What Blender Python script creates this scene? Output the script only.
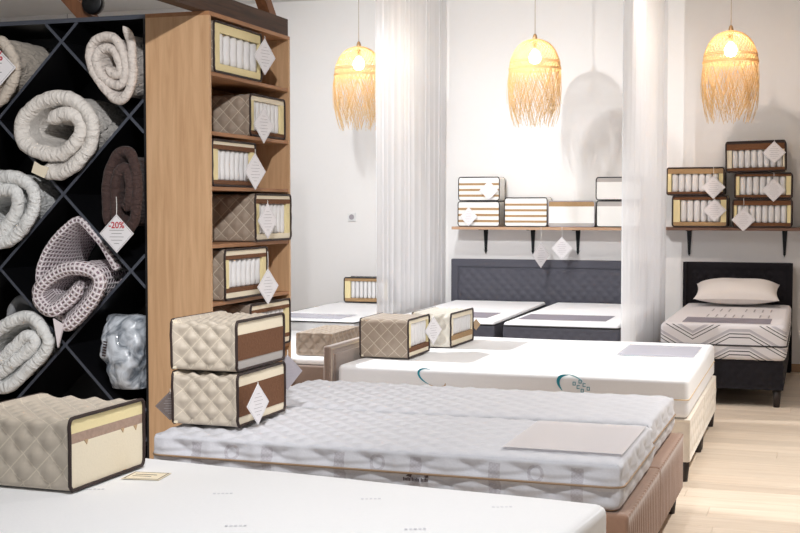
import bpy, math, random
from mathutils import Vector, noise, Matrix
import numpy as np

for o in list(bpy.data.objects):
    bpy.data.objects.remove(o)
SC = bpy.context.scene
COL = SC.collection
PI = math.pi

# ------------------------------------------------------------------ camera
cam_d = bpy.data.cameras.new('camera')
cam = bpy.data.objects.new('camera', cam_d)
COL.objects.link(cam)
cam.location = (0, 0, 1.44)
cam.rotation_euler = (math.radians(90) - math.atan(59.5 / 1260), 0, math.radians(18.2))
cam_d.sensor_width = 36
cam_d.lens = 1260 * 36 / 800
cam_d.clip_start = 0.05
SC.camera = cam

# ------------------------------------------------------------------ world, lights, exposure
w = bpy.data.worlds.new('world')
SC.world = w
w.use_nodes = True
w.node_tree.nodes['Background'].inputs[0].default_value = (0.92, 0.96, 1.0, 1)
w.node_tree.nodes['Background'].inputs[1].default_value = 0.52
SC.view_settings.view_transform = 'Standard'
SC.view_settings.look = 'None'
SC.view_settings.gamma = 1
SC.view_settings.use_curve_mapping = False
SC.view_settings.exposure = 0.0


def spot(name, loc, target, energy, size=80, color=(1, 0.98, 0.95), radius=0.05, blend=0.6):
    d = bpy.data.lights.new(name, 'SPOT')
    d.energy = energy
    d.spot_size = math.radians(size)
    d.spot_blend = blend
    d.color = color
    d.shadow_soft_size = radius
    o = bpy.data.objects.new(name, d)
    COL.objects.link(o)
    o.location = loc
    o.rotation_euler = (Vector(target) - Vector(loc)).to_track_quat('-Z', 'Y').to_euler()
    return o


# ceiling track spots of the showroom
CW = (0.97, 0.985, 1.0)
spot('ceiling_spot_side', (-6.2, 7.25, 3.2), (-1.9, 7.4, 0.5), 1350, 52, CW, 0.05, 1.0)
spot('ceiling_spot_wall', (-3.0, 6.2, 3.25), (-2.4, 11.4, 1.5), 440, 90, CW, 0.05, 1.0)
spot('ceiling_spot_beds', (-2.75, 9.0, 3.3), (-2.2, 10.7, 0.6), 150, 120, CW, 0.05, 1.0)
spot('ceiling_spot_single_bed', (-0.9, 9.0, 3.3), (-0.7, 11.0, 0.8), 105, 120, (1, 0.84, 0.74), 0.05, 1.0)
spot('ceiling_spot_left', (-4.3, 8.6, 3.3), (-4.2, 11.3, 0.9), 150, 120, CW, 0.05, 1.0)
spot('ceiling_spot_aisle', (0.5, 6.9, 3.3), (0.05, 6.3, 0.0), 430, 120, (1, 0.98, 0.95), 0.05, 1.0)
spot('ceiling_spot_front', (-1.0, 2.6, 3.3), (-1.3, 3.7, 0.5), 255, 100, CW, 0.05, 1.0)
spot('ceiling_spot_rack', (-0.8, 1.4, 3.3), (-3.3, 5.5, 1.3), 640, 52, (0.99, 0.99, 1.0), 0.05, 1.0)


# ------------------------------------------------------------------ helpers
def s2l(c):
    return tuple(((v / 255) / 12.92 if v / 255 <= 0.04045 else ((v / 255 + 0.055) / 1.055) ** 2.4) for v in c)


def base_mat(name, rgb, rough=0.7, **kw):
    m = bpy.data.materials.new(name)
    m.use_nodes = True
    b = m.node_tree.nodes['Principled BSDF']
    b.inputs['Base Color'].default_value = (*s2l(rgb), 1)
    b.inputs['Roughness'].default_value = rough
    for k, v in kw.items():
        b.inputs[k.replace('_', ' ')].default_value = v
    return m


def N(m, t, **kw):
    n = m.node_tree.nodes.new(t)
    for k, v in kw.items():
        setattr(n, k, v)
    return n


def L(m, a, b):
    m.node_tree.links.new(a, b)


def math_node(m, op, a, b=None, c=None):
    n = N(m, 'ShaderNodeMath', operation=op)
    for i, v in enumerate((a, b, c)):
        if v is None:
            continue
        if isinstance(v, (int, float)):
            n.inputs[i].default_value = v
        else:
            L(m, v, n.inputs[i])
    return n.outputs[0]


def bsdf(m):
    return m.node_tree.nodes['Principled BSDF']


def cloth(name, rgb, rough=0.85, scale=60, var=0.08, bump=0.15, sheen=0.2, dist=0.004):
    """woven fabric: fine noise in colour and relief"""
    m = base_mat(name, rgb, rough)
    b = bsdf(m)
    b.inputs['Sheen Weight'].default_value = sheen
    tc = N(m, 'ShaderNodeTexCoord')
    nz = N(m, 'ShaderNodeTexNoise')
    nz.inputs['Scale'].default_value = scale
    nz.inputs['Detail'].default_value = 4
    L(m, tc.outputs['Object'], nz.inputs['Vector'])
    mix = N(m, 'ShaderNodeMix', data_type='RGBA')
    c = s2l(rgb)
    mix.inputs[6].default_value = (*[v * (1 - var) for v in c], 1)
    mix.inputs[7].default_value = (*[min(1, v * (1 + var)) for v in c], 1)
    L(m, nz.outputs['Fac'], mix.inputs[0])
    L(m, mix.outputs[2], b.inputs['Base Color'])
    bp = N(m, 'ShaderNodeBump')
    bp.inputs['Strength'].default_value = bump
    bp.inputs['Distance'].default_value = dist
    L(m, nz.outputs['Fac'], bp.inputs['Height'])
    L(m, bp.outputs[0], b.inputs['Normal'])
    return m


def wood(name, dark, light, axis='Z', scale=1.0, rough=0.5, random_obj=False):
    m = base_mat(name, light, rough)
    b = bsdf(m)
    tc = N(m, 'ShaderNodeTexCoord')
    mp = N(m, 'ShaderNodeMapping')
    sc = [14 * scale, 14 * scale, 14 * scale]
    sc['XYZ'.index(axis)] = 0.9 * scale
    mp.inputs['Scale'].default_value = sc
    L(m, tc.outputs['Object'], mp.inputs['Vector'])
    nz = N(m, 'ShaderNodeTexNoise')
    nz.inputs['Scale'].default_value = 2.2
    nz.inputs['Detail'].default_value = 8
    nz.inputs['Roughness'].default_value = 0.62
    nz.inputs['Distortion'].default_value = 0.6
    if random_obj:
        oi = N(m, 'ShaderNodeObjectInfo')
        va = N(m, 'ShaderNodeVectorMath', operation='ADD')
        vs = N(m, 'ShaderNodeVectorMath', operation='SCALE')
        cx = N(m, 'ShaderNodeCombineXYZ')
        for i in range(3):
            L(m, oi.outputs['Random'], cx.inputs[i])
        L(m, cx.outputs[0], vs.inputs[0])
        vs.inputs['Scale'].default_value = 37.0
        L(m, mp.outputs[0], va.inputs[0])
        L(m, vs.outputs[0], va.inputs[1])
        L(m, va.outputs[0], nz.inputs['Vector'])
    else:
        L(m, mp.outputs[0], nz.inputs['Vector'])
    rp = N(m, 'ShaderNodeValToRGB')
    rp.color_ramp.elements[0].position = 0.3
    rp.color_ramp.elements[0].color = (*s2l(dark), 1)
    rp.color_ramp.elements[1].position = 0.7
    rp.color_ramp.elements[1].color = (*s2l(light), 1)
    L(m, nz.outputs['Fac'], rp.inputs[0])
    out = rp.outputs[0]
    if random_obj:
        hs = N(m, 'ShaderNodeHueSaturation')
        v = math_node(m, 'MULTIPLY_ADD', oi.outputs['Random'], 0.16, 0.92)
        L(m, v, hs.inputs['Value'])
        L(m, out, hs.inputs['Color'])
        out = hs.outputs[0]
    L(m, out, b.inputs['Base Color'])
    bp = N(m, 'ShaderNodeBump')
    bp.inputs['Strength'].default_value = 0.08
    bp.inputs['Distance'].default_value = 0.003
    L(m, nz.outputs['Fac'], bp.inputs['Height'])
    L(m, bp.outputs[0], b.inputs['Normal'])
    return m


M = {}
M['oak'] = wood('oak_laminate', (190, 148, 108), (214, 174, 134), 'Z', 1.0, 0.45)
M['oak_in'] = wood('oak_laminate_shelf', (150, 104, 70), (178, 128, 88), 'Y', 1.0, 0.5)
M['oak_floor'] = wood('oak_floor', (212, 193, 172), (232, 216, 197), 'X', 0.8, 0.42, True)
M['darkwood'] = wood('dark_stained_beam', (38, 24, 18), (84, 56, 40), 'Y', 1.4, 0.6)
M['midwood'] = wood('mid_brown_brace', (104, 66, 42), (142, 94, 62), 'Z', 1.2, 0.55)
M['shelfwood'] = wood('shelf_board_brown', (92, 66, 54), (128, 94, 76), 'X', 1.2, 0.55)
M['shelfwood2'] = wood('shelf_board_pale', (168, 130, 100), (200, 164, 134), 'X', 1.2, 0.55)
M['black'] = base_mat('black_melamine', (14, 14, 17), 0.38)
M['blackedge'] = base_mat('black_edge_band', (70, 74, 84), 0.3)
M['blackmetal'] = base_mat('black_metal', (26, 28, 32), 0.4, Metallic=0.6)
M['legdark'] = base_mat('dark_leg', (38, 28, 26), 0.5)
M['wall'] = cloth('white_plaster', (232, 230, 229), 0.85, 25, 0.012, 0.05, 0.0)
M['ceiling'] = base_mat('white_ceiling', (225, 224, 222), 0.9)
M['base'] = base_mat('oak_baseboard', (176, 140, 108), 0.5)
M['floorbase'] = base_mat('floor_joint', (165, 145, 124), 0.6)
M['whitecloth'] = cloth('white_mattress_cloth', (240, 240, 242), 0.8, 90, 0.02, 0.1)
M['warmwhite'] = cloth('cream_white_cloth', (240, 239, 237), 0.8, 90, 0.02, 0.1)
M['greycloth'] = cloth('grey_white_cloth', (222, 220, 222), 0.8, 90, 0.03, 0.1)
M['taupe'] = cloth('taupe_quilt', (190, 178, 162), 0.55, 120, 0.05, 0.1, 0.25)
M['taupe2'] = cloth('pale_quilt', (206, 200, 188), 0.5, 120, 0.05, 0.1, 0.25)
M['taupe3'] = cloth('grey_brown_quilt', (160, 144, 128), 0.5, 120, 0.05, 0.1, 0.25)
M['piping'] = base_mat('dark_brown_piping', (44, 28, 24), 0.6)
M['pipingblack'] = base_mat('black_piping', (34, 33, 36), 0.6)
M['pipingtan'] = base_mat('tan_piping', (160, 134, 108), 0.5)
M['pipingcream'] = base_mat('cream_piping', (222, 196, 160), 0.5)
M['foamcream'] = cloth('cream_foam', (238, 226, 202), 0.9, 150, 0.04, 0.2, 0)
M['foamyellow'] = cloth('yellow_foam', (238, 222, 172), 0.9, 150, 0.04, 0.2, 0)
M['foamwhite'] = cloth('white_foam', (240, 238, 234), 0.9, 150, 0.03, 0.2, 0)
M['foamgrey'] = cloth('grey_foam', (178, 172, 168), 0.9, 150, 0.05, 0.2, 0)
M['coir'] = cloth('brown_coir', (112, 74, 48), 0.95, 90, 0.35, 0.6, 0)
M['coirtan'] = cloth('tan_coir', (172, 140, 102), 0.95, 90, 0.25, 0.5, 0)
M['felt'] = cloth('mottled_felt', (172, 146, 130), 0.95, 60, 0.25, 0.5, 0)
M['spring'] = cloth('pocket_spring_fleece', (228, 226, 226), 0.85, 150, 0.03, 0.2, 0)
M['slate'] = cloth('slate_upholstery', (74, 74, 84), 0.7, 140, 0.12, 0.15, 0.05)
M['blackfab'] = cloth('black_upholstery', (36, 34, 38), 0.8, 140, 0.15, 0.15, 0.03)
bsdf(M['blackfab']).inputs['Specular IOR Level'].default_value = 0.15
M['brownvelvet'] = cloth('brown_velvet', (156, 120, 98), 0.75, 80, 0.1, 0.1, 0.5)
M['taupevelvet'] = cloth('taupe_velvet', (130, 110, 98), 0.75, 80, 0.08, 0.1, 0.5)
M['creamvelvet'] = cloth('cream_velvet', (236, 226, 212), 0.75, 80, 0.05, 0.1, 0.4)
M['paper'] = base_mat('tag_card', (236, 233, 235), 0.5)
M['greypaper'] = base_mat('grey_tag_card', (160, 154, 160), 0.5)
M['darkpaper'] = base_mat('dark_tag_card', (110, 98, 94), 0.5)
M['ink'] = base_mat('grey_ink', (168, 163, 168), 0.6)
M['inkdark'] = base_mat('dark_ink', (60, 46, 48), 0.6)
M['inkred'] = base_mat('red_ink', (190, 36, 52), 0.6)
M['teal'] = base_mat('teal_print', (20, 140, 160), 0.6)
M['paleteal'] = base_mat('pale_teal_print', (150, 205, 215), 0.6)
M['tanprint'] = base_mat('tan_print', (190, 160, 124), 0.6)
M['string'] = base_mat('white_string', (232, 230, 226), 0.7)
M['sheetpink'] = cloth('pale_pink_sheet', (228, 218, 218), 0.35, 30, 0.02, 0.03, 0)
M['sheetmauve'] = cloth('mauve_sheet', (186, 180, 190), 0.3, 30, 0.03, 0.03, 0)
M['sheetgrey'] = cloth('pale_grey_sheet', (214, 213, 222), 0.3, 30, 0.03, 0.03, 0)
def film(name, rgb, alpha):
    m = base_mat(name, rgb, 0.35)
    bsdf(m).inputs['Alpha'].default_value = alpha
    return m


M['sheetpink'] = film('pale_pink_film', (238, 232, 233), 0.5)
M['sheetmauve'] = film('mauve_film', (160, 152, 166), 0.5)
M['sheetgrey'] = film('pale_grey_film', (196, 194, 208), 0.35)
M['duvetA'] = cloth('oatmeal_duvet', (226, 216, 206), 0.8, 40, 0.03, 0.25, 0.1)
M['duvetB'] = cloth('ivory_duvet', (234, 228, 220), 0.8, 40, 0.03, 0.25, 0.1)
M['duvetC'] = cloth('white_duvet', (236, 235, 232), 0.8, 40, 0.03, 0.25, 0.1)
M['duvetD'] = cloth('dark_brown_duvet', (70, 50, 46), 0.6, 40, 0.1, 0.25, 0.2)
M['duvetG'] = cloth('beige_duvet', (216, 204, 190), 0.8, 40, 0.03, 0.25, 0.1)
M['duvetgrey'] = cloth('grey_duvet', (170, 170, 172), 0.8, 40, 0.03, 0.25, 0.1)
def duvet_cloth(name, rgb, var=0.03):
    m = cloth(name, rgb, 0.8, 40, var, 0.25, 0.1)
    b = bsdf(m)
    uv = N(m, 'ShaderNodeUVMap')
    mp = N(m, 'ShaderNodeMapping')
    mp.inputs['Scale'].default_value = (26, 9, 1)
    L(m, uv.outputs[0], mp.inputs['Vector'])
    nz = N(m, 'ShaderNodeTexNoise')
    nz.inputs['Scale'].default_value = 1.6
    nz.inputs['Detail'].default_value = 3
    nz.inputs['Distortion'].default_value = 0.8
    L(m, mp.outputs[0], nz.inputs['Vector'])
    bp = N(m, 'ShaderNodeBump')
    bp.inputs['Strength'].default_value = 0.9
    bp.inputs['Distance'].default_value = 0.022
    L(m, nz.outputs['Fac'], bp.inputs['Height'])
    L(m, bp.outputs[0], b.inputs['Normal'])
    return m


M['duvetA'] = duvet_cloth('oatmeal_duvet', (220, 210, 202))
M['duvetB'] = duvet_cloth('ivory_duvet', (230, 224, 217))
M['duvetC'] = duvet_cloth('white_duvet', (234, 234, 232))
M['duvetD'] = duvet_cloth('dark_brown_duvet', (66, 46, 42), 0.1)
M['duvetG'] = duvet_cloth('beige_duvet', (208, 196, 182))
M['pillow'] = cloth('pillow_cotton', (232, 226, 222), 0.8, 60, 0.02, 0.15, 0.1)
M['faint'] = base_mat('faint_woven_mark', (224, 224, 230), 0.7)
M['brass'] = base_mat('brass_cap', (150, 120, 84), 0.4, Metallic=0.5)
M['cord'] = base_mat('beige_cord', (170, 158, 144), 0.6)
M['socket'] = base_mat('white_plastic', (226, 226, 226), 0.35)


def bamboo():
    m = base_mat('bamboo_strip', (236, 210, 158), 0.6)
    nt = m.node_tree
    b = bsdf(m)
    tr = N(m, 'ShaderNodeBsdfTranslucent')
    tr.inputs['Color'].default_value = (*s2l((240, 208, 150)), 1)
    mx = N(m, 'ShaderNodeMixShader')
    mx.inputs[0].default_value = 0.4
    L(m, b.outputs[0], mx.inputs[1])
    L(m, tr.outputs[0], mx.inputs[2])
    L(m, mx.outputs[0], nt.nodes['Material Output'].inputs[0])
    return m


M['bamboo'] = bamboo()


def bulb_mat():
    m = base_mat('lit_bulb', (255, 240, 215), 0.4)
    b = bsdf(m)
    b.inputs['Emission Color'].default_value = (1.0, 0.87, 0.66, 1)
    b.inputs['Emission Strength'].default_value = 90
    return m


M['bulb'] = bulb_mat()


def sheer():
    m = base_mat('sheer_voile', (249, 249, 252), 0.8)
    b = bsdf(m)
    tr = N(m, 'ShaderNodeBsdfTranslucent')
    tr.inputs['Color'].default_value = (0.95, 0.95, 0.97, 1)
    tp = N(m, 'ShaderNodeBsdfTransparent')
    m1 = N(m, 'ShaderNodeMixShader')
    m1.inputs[0].default_value = 0.5
    L(m, b.outputs[0], m1.inputs[1])
    L(m, tr.outputs[0], m1.inputs[2])
    m2 = N(m, 'ShaderNodeMixShader')
    m2.inputs[0].default_value = 0.16
    L(m, m1.outputs[0], m2.inputs[1])
    L(m, tp.outputs[0], m2.inputs[2])
    L(m, m2.outputs[0], m.node_tree.nodes['Material Output'].inputs[0])
    return m


M['sheer'] = sheer()


def waffle():
    m = base_mat('lilac_waffle_knit', (214, 198, 204), 0.85)
    b = bsdf(m)
    uv = N(m, 'ShaderNodeUVMap')
    sx = N(m, 'ShaderNodeSeparateXYZ')
    L(m, uv.outputs[0], sx.inputs[0])
    k = 2 * PI / 0.026
    a = math_node(m, 'SINE', math_node(m, 'MULTIPLY', sx.outputs[0], k))
    c = math_node(m, 'SINE', math_node(m, 'MULTIPLY', sx.outputs[1], k))
    p = math_node(m, 'MINIMUM', a, c)
    rp = N(m, 'ShaderNodeValToRGB')
    rp.color_ramp.elements[0].position = 0.05
    rp.color_ramp.elements[0].color = (*s2l((240, 230, 233)), 1)
    rp.color_ramp.elements[1].position = 0.4
    rp.color_ramp.elements[1].color = (*s2l((150, 124, 134)), 1)  # darker lilac paints the shade inside the waffle hollows
    L(m, p, rp.inputs[0])
    L(m, rp.outputs[0], b.inputs['Base Color'])
    bp = N(m, 'ShaderNodeBump', invert=True)
    bp.inputs['Strength'].default_value = 0.8
    bp.inputs['Distance'].default_value = 0.008
    L(m, p, bp.inputs['Height'])
    L(m, bp.outputs[0], b.inputs['Normal'])
    return m


M['waffle'] = waffle()


def knit_pattern():
    """grey knit mattress cloth with woven darker bars and rings on its sides"""
    m = cloth('grey_knit_cloth', (206, 206, 212), 0.75, 110, 0.06, 0.2)
    b = bsdf(m)
    old = b.inputs['Base Color'].links[0].from_socket
    tc = N(m, 'ShaderNodeTexCoord')
    sx = N(m, 'ShaderNodeSeparateXYZ')
    L(m, tc.outputs['Object'], sx.inputs[0])
    # period along x 0.42
    fx = math_node(m, 'MODULO', math_node(m, 'ADD', sx.outputs[0], 10.03), 0.30)
    dx = math_node(m, 'ABSOLUTE', math_node(m, 'SUBTRACT', fx, 0.15))
    bar = math_node(m, 'GREATER_THAN', dx, 0.128)
    dz = math_node(m, 'SUBTRACT', sx.outputs[2], 0.120)
    rr = math_node(m, 'SQRT', math_node(m, 'ADD', math_node(m, 'MULTIPLY', dx, dx), math_node(m, 'MULTIPLY', dz, dz)))
    ring = math_node(m, 'LESS_THAN', math_node(m, 'ABSOLUTE', math_node(m, 'SUBTRACT', rr, 0.026)), 0.006)
    # rings only in every second bay
    bay = math_node(m, 'MODULO', math_node(m, 'FLOOR', math_node(m, 'DIVIDE', math_node(m, 'ADD', sx.outputs[0], 10.03), 0.30)), 2)
    ring = math_node(m, 'MULTIPLY', ring, bay)
    low = math_node(m, 'LESS_THAN', sx.outputs[2], 0.150)
    pat = math_node(m, 'MULTIPLY', math_node(m, 'MAXIMUM', bar, ring), low)
    ck = N(m, 'ShaderNodeTexChecker')
    ck.inputs['Scale'].default_value = 130
    L(m, tc.outputs['Object'], ck.inputs['Vector'])
    f = math_node(m, 'MULTIPLY', pat, math_node(m, 'MULTIPLY_ADD', ck.outputs['Fac'], 0.3, 0.55))
    mix = N(m, 'ShaderNodeMix', data_type='RGBA')
    L(m, f, mix.inputs[0])
    L(m, old, mix.inputs[6])
    mix.inputs[7].default_value = (*s2l((176, 172, 179)), 1)
    L(m, mix.outputs[2], b.inputs['Base Color'])
    return m


M['knit'] = knit_pattern()


def chevron_mat():
    """white cloth with printed dark and grey chevron lines"""
    m = cloth('chevron_cloth', (226, 222, 224), 0.75, 110, 0.03, 0.15)
    b = bsdf(m)
    old = b.inputs['Base Color'].links[0].from_socket
    tc = N(m, 'ShaderNodeTexCoord')
    sx = N(m, 'ShaderNodeSeparateXYZ')
    L(m, tc.outputs['Object'], sx.inputs[0])
    fx = math_node(m, 'PINGPONG', math_node(m, 'ADD', sx.outputs[0], 10.11), 0.33)
    t = math_node(m, 'MINIMUM', math_node(m, 'MAXIMUM', math_node(m, 'SUBTRACT', fx, 0.0), 0.0), 0.26)
    q = math_node(m, 'SUBTRACT', sx.outputs[2], math_node(m, 'MULTIPLY', t, 0.56))
    fold = math_node(m, 'MULTIPLY', math_node(m, 'ABSOLUTE', sx.outputs[1]), 0.0)
    q = math_node(m, 'ADD', math_node(m, 'ADD', q, 10.0), fold)
    md = math_node(m, 'MODULO', q, 0.125)
    l1 = math_node(m, 'LESS_THAN', math_node(m, 'ABSOLUTE', math_node(m, 'SUBTRACT', md, 0.020)), 0.0035)
    l2 = math_node(m, 'LESS_THAN', math_node(m, 'ABSOLUTE', math_node(m, 'SUBTRACT', md, 0.046)), 0.0035)
    gb = math_node(m, 'LESS_THAN', math_node(m, 'ABSOLUTE', math_node(m, 'SUBTRACT', md, 0.072)), 0.010)
    side = math_node(m, 'LESS_THAN', sx.outputs[2], 0.252)
    dark = math_node(m, 'MULTIPLY', math_node(m, 'MAXIMUM', l1, l2), side)
    grey = math_node(m, 'MULTIPLY', math_node(m, 'MULTIPLY', gb, side), 0.8)
    x1 = N(m, 'ShaderNodeMix', data_type='RGBA')
    L(m, grey, x1.inputs[0])
    L(m, old, x1.inputs[6])
    x1.inputs[7].default_value = (*s2l((176, 172, 180)), 1)
    x2 = N(m, 'ShaderNodeMix', data_type='RGBA')
    L(m, dark, x2.inputs[0])
    L(m, x1.outputs[2], x2.inputs[6])
    x2.inputs[7].default_value = (*s2l((44, 44, 54)), 1)
    L(m, x2.outputs[2], b.inputs['Base Color'])
    return m


M['chevron'] = chevron_mat()


def plastic_mat():
    m = base_mat('clear_crinkled_plastic', (196, 204, 214), 0.12)
    b = bsdf(m)
    b.inputs['Coat Weight'].default_value = 1.0
    b.inputs['Coat Roughness'].default_value = 0.05
    tc = N(m, 'ShaderNodeTexCoord')
    nz = N(m, 'ShaderNodeTexNoise')
    nz.inputs['Scale'].default_value = 9
    nz.inputs['Detail'].default_value = 5
    nz.inputs['Distortion'].default_value = 1.5
    L(m, tc.outputs['Object'], nz.inputs['Vector'])
    rp = N(m, 'ShaderNodeValToRGB')
    rp.color_ramp.elements[0].position = 0.38
    rp.color_ramp.elements[0].color = (*s2l((112, 120, 130)), 1)  # dark patches and bright streaks of the glossy film are painted into its colour
    rp.color_ramp.elements[1].position = 0.6
    rp.color_ramp.elements[1].color = (*s2l((214, 220, 228)), 1)
    L(m, nz.outputs['Fac'], rp.inputs[0])
    L(m, rp.outputs[0], b.inputs['Base Color'])
    bp = N(m, 'ShaderNodeBump')
    bp.inputs['Strength'].default_value = 0.7
    bp.inputs['Distance'].default_value = 0.02
    L(m, nz.outputs['Fac'], bp.inputs['Height'])
    L(m, bp.outputs[0], b.inputs['Normal'])
    return m


M['plastic'] = plastic_mat()


# ---- geometry ------------------------------------------------------
class MB:
    def __init__(self):
        self.v = []
        self.f = []
        self.uv = None

    def box(self, x0, x1, y0, y1, z0, z1):
        b = len(self.v)
        self.v += [(x, y, z) for z in (z0, z1) for y in (y0, y1) for x in (x0, x1)]
        self.f += [tuple(b + i for i in q) for q in
                   ((0, 2, 3, 1), (4, 5, 7, 6), (0, 1, 5, 4), (2, 6, 7, 3), (0, 4, 6, 2), (1, 3, 7, 5))]
        return self

    def prism(self, poly, axis, a0, a1):
        """polygon (list of 2D) extruded along an axis"""
        b = len(self.v)
        n = len(poly)

        def p3(p, a):
            if axis == 'X':
                return (a, p[0], p[1])
            if axis == 'Y':
                return (p[0], a, p[1])
            return (p[0], p[1], a)
        self.v += [p3(p, a0) for p in poly] + [p3(p, a1) for p in poly]
        self.f.append(tuple(b + i for i in range(n)))
        self.f.append(tuple(b + n + i for i in reversed(range(n))))
        for i in range(n):
            j = (i + 1) % n
            self.f.append((b + i, b + n + i, b + n + j, b + j))
        return self

    def tube(self, pts, r, seg=8, closed=False, caps=True):
        pts = [Vector(p) for p in pts]
        n = len(pts)
        b = len(self.v)
        rr = r if isinstance(r, (list, tuple)) else [r] * n
        up = None
        for i, p in enumerate(pts):
            if closed:
                t = (pts[(i + 1) % n] - pts[i - 1]).normalized()
            else:
                t = (pts[min(i + 1, n - 1)] - pts[max(i - 1, 0)]).normalized()
            if up is None:
                ref = Vector((0, 0, 1)) if abs(t.z) < 0.9 else Vector((1, 0, 0))
                up = t.cross(ref).normalized()
            up = (up - t * up.dot(t)).normalized()
            bi = t.cross(up)
            for k in range(seg):
                a = 2 * PI * k / seg
                self.v.append(tuple(p + (up * math.cos(a) + bi * math.sin(a)) * rr[i]))
        m = n if closed else n - 1
        for i in range(m):
            for k in range(seg):
                k2 = (k + 1) % seg
                i2 = (i + 1) % n
                self.f.append((b + i * seg + k, b + i * seg + k2, b + i2 * seg + k2, b + i2 * seg + k))
        if caps and not closed:
            self.f.append(tuple(b + k for k in reversed(range(seg))))
            self.f.append(tuple(b + (n - 1) * seg + k for k in range(seg)))
        return self

    def lathe(self, prof, seg=24, cx=0, cy=0):
        b = len(self.v)
        for (r, z) in prof:
            for k in range(seg):
                a = 2 * PI * k / seg
                self.v.append((cx + r * math.cos(a), cy + r * math.sin(a), z))
        for i in range(len(prof) - 1):
            for k in range(seg):
                k2 = (k + 1) % seg
                self.f.append((b + i * seg + k, b + i * seg + k2, b + (i + 1) * seg + k2, b + (i + 1) * seg + k))
        self.f.append(tuple(b + k for k in reversed(range(seg))))
        self.f.append(tuple(b + (len(prof) - 1) * seg + k for k in range(seg)))
        return self

    def build(self, name, mat, parent=None, smooth=False, loc=None, rot=None):
        me = bpy.data.meshes.new(name)
        me.from_pydata([tuple(map(float, v)) for v in self.v], [], self.f)
        if self.uv:
            ul = me.uv_layers.new(name='UVMap')
            for lp in me.loops:
                ul.data[lp.index].uv = self.uv[lp.vertex_index]
        me.materials.append(M[mat] if isinstance(mat, str) else mat)
        if smooth:
            me.polygons.foreach_set('use_smooth', [True] * len(me.polygons))
        me.update()
        return link(name, me, parent, loc, rot)


def link(name, me, parent=None, loc=None, rot=None):
    o = bpy.data.objects.new(name, me)
    COL.objects.link(o)
    if parent:
        o.parent = parent
    if loc:
        o.location = loc
    if rot:
        o.rotation_euler = rot
    return o


def tag(o, label, cat, group=None):
    o['label'] = label
    o['category'] = cat
    if group:
        o['group'] = group
    return o


def thing(name, label, cat, loc=(0, 0, 0), rz=0, group=None, rot=None):
    o = link(name, None, None, loc, rot or (0, 0, rz))
    return tag(o, label, cat, group)


def struct(o):
    o['kind'] = 'structure'
    return o


def axis_coords(s, r, n, k=3):
    h = s / 2
    inner = h - r
    a = [-h + r * (1 - math.cos(PI / 2 * i / k)) for i in range(k)]
    m = list(np.linspace(-inner, inner, max(2, n + 1)))
    return a + m + [-x for x in reversed(a)]


def rbox(sx, sy, sz, r, nx=1, ny=1, nz=1, disp=None, k=3, base=True):
    """rounded box, optionally displaced along its normals; sits on z=0 when base"""
    mb = MB()
    r = min(r, sx / 2 - 1e-4, sy / 2 - 1e-4, sz / 2 - 1e-4)
    A = [axis_coords(sx, r, nx, k), axis_coords(sy, r, ny, k), axis_coords(sz, r, nz, k)]
    S = (sx / 2, sy / 2, sz / 2)
    idx = {}

    def vert(p):
        key = (round(p[0], 5), round(p[1], 5), round(p[2], 5))
        if key in idx:
            return idx[key]
        c = [max(-(S[i] - r), min(S[i] - r, p[i])) for i in range(3)]
        d = Vector([p[i] - c[i] for i in range(3)])
        n = d.normalized()
        q = Vector(c) + n * r
        if disp:
            q = q + n * disp(q.x, q.y, q.z + (S[2] if base else 0), n)
        if base:
            q.z += S[2]
        idx[key] = len(mb.v)
        mb.v.append(tuple(q))
        return idx[key]
    for ax in range(3):
        u, v = (ax + 1) % 3, (ax + 2) % 3
        for sg in (-1, 1):
            g = []
            for a in A[u]:
                row = []
                for b_ in A[v]:
                    p = [0, 0, 0]
                    p[ax] = sg * S[ax]
                    p[u] = a
                    p[v] = b_
                    row.append(vert(p))
                g.append(row)
            for i in range(len(A[u]) - 1):
                for j in range(len(A[v]) - 1):
                    q = (g[i][j], g[i + 1][j], g[i + 1][j + 1], g[i][j + 1])
                    mb.f.append(q if sg > 0 else q[::-1])
    return mb


def quilt(a, b, c):
    """1 in the middle of a diamond, 0 on its stitched edges, like a soft pyramid"""
    s = ((a + b) / c) % 1.0
    t = ((a - b) / c) % 1.0
    d = 2 * min(s, 1 - s, t, 1 - t)
    return d ** 0.75


def wob(x, y, z, f, seed=0):
    return noise.noise(Vector((x * f + seed, y * f, z * f)))


def rrect(W, Hh, r, n=6):
    """rounded rectangle in x,z (z from 0 to Hh), points, normals, arc length"""
    pts = []
    for (cx, cz, a0) in ((W / 2 - r, Hh - r, 0), (-W / 2 + r, Hh - r, PI / 2), (-W / 2 + r, r, PI), (W / 2 - r, r, 1.5 * PI)):
        for i in range(n + 1):
            a = a0 + PI / 2 * i / n
            pts.append(((cx + r * math.cos(a), cz + r * math.sin(a)), (math.cos(a), math.sin(a))))
    return pts


# ------------------------------------------------------------------ room shell
RX0, RX1, RY0, RY1, RZ = -8.6, 3.2, -2.5, 11.5, 3.45
fl = struct(MB().box(RX0, RX1, RY0, RY1 + 0.15, -0.12, -0.016).build('floor', 'floorbase'))
rng = random.Random(4)
PW, PL = 0.19, 1.38
plank_me = {}
for r in range(60):
    y0 = RY1 - 0.02 - (r + 1) * PW
    if y0 < 2.3:
        break
    x = -3.9 - rng.random() * PL
    while x < 2.0:
        key = 'p'
        if key not in plank_me:
            o = MB().prism([(0.0008, -0.014), (PW - 0.0008, -0.014), (PW - 0.0008, -0.0015), (PW - 0.003, 0), (0.003, 0), (0.0008, -0.0015)], 'X', 0.0008, PL - 0.0008).build('plank', 'oak_floor', fl)
            plank_me[key] = o.data
        else:
            o = link('plank', plank_me[key], fl)
        o.location = (x, y0, 0)
        x += PL
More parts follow.
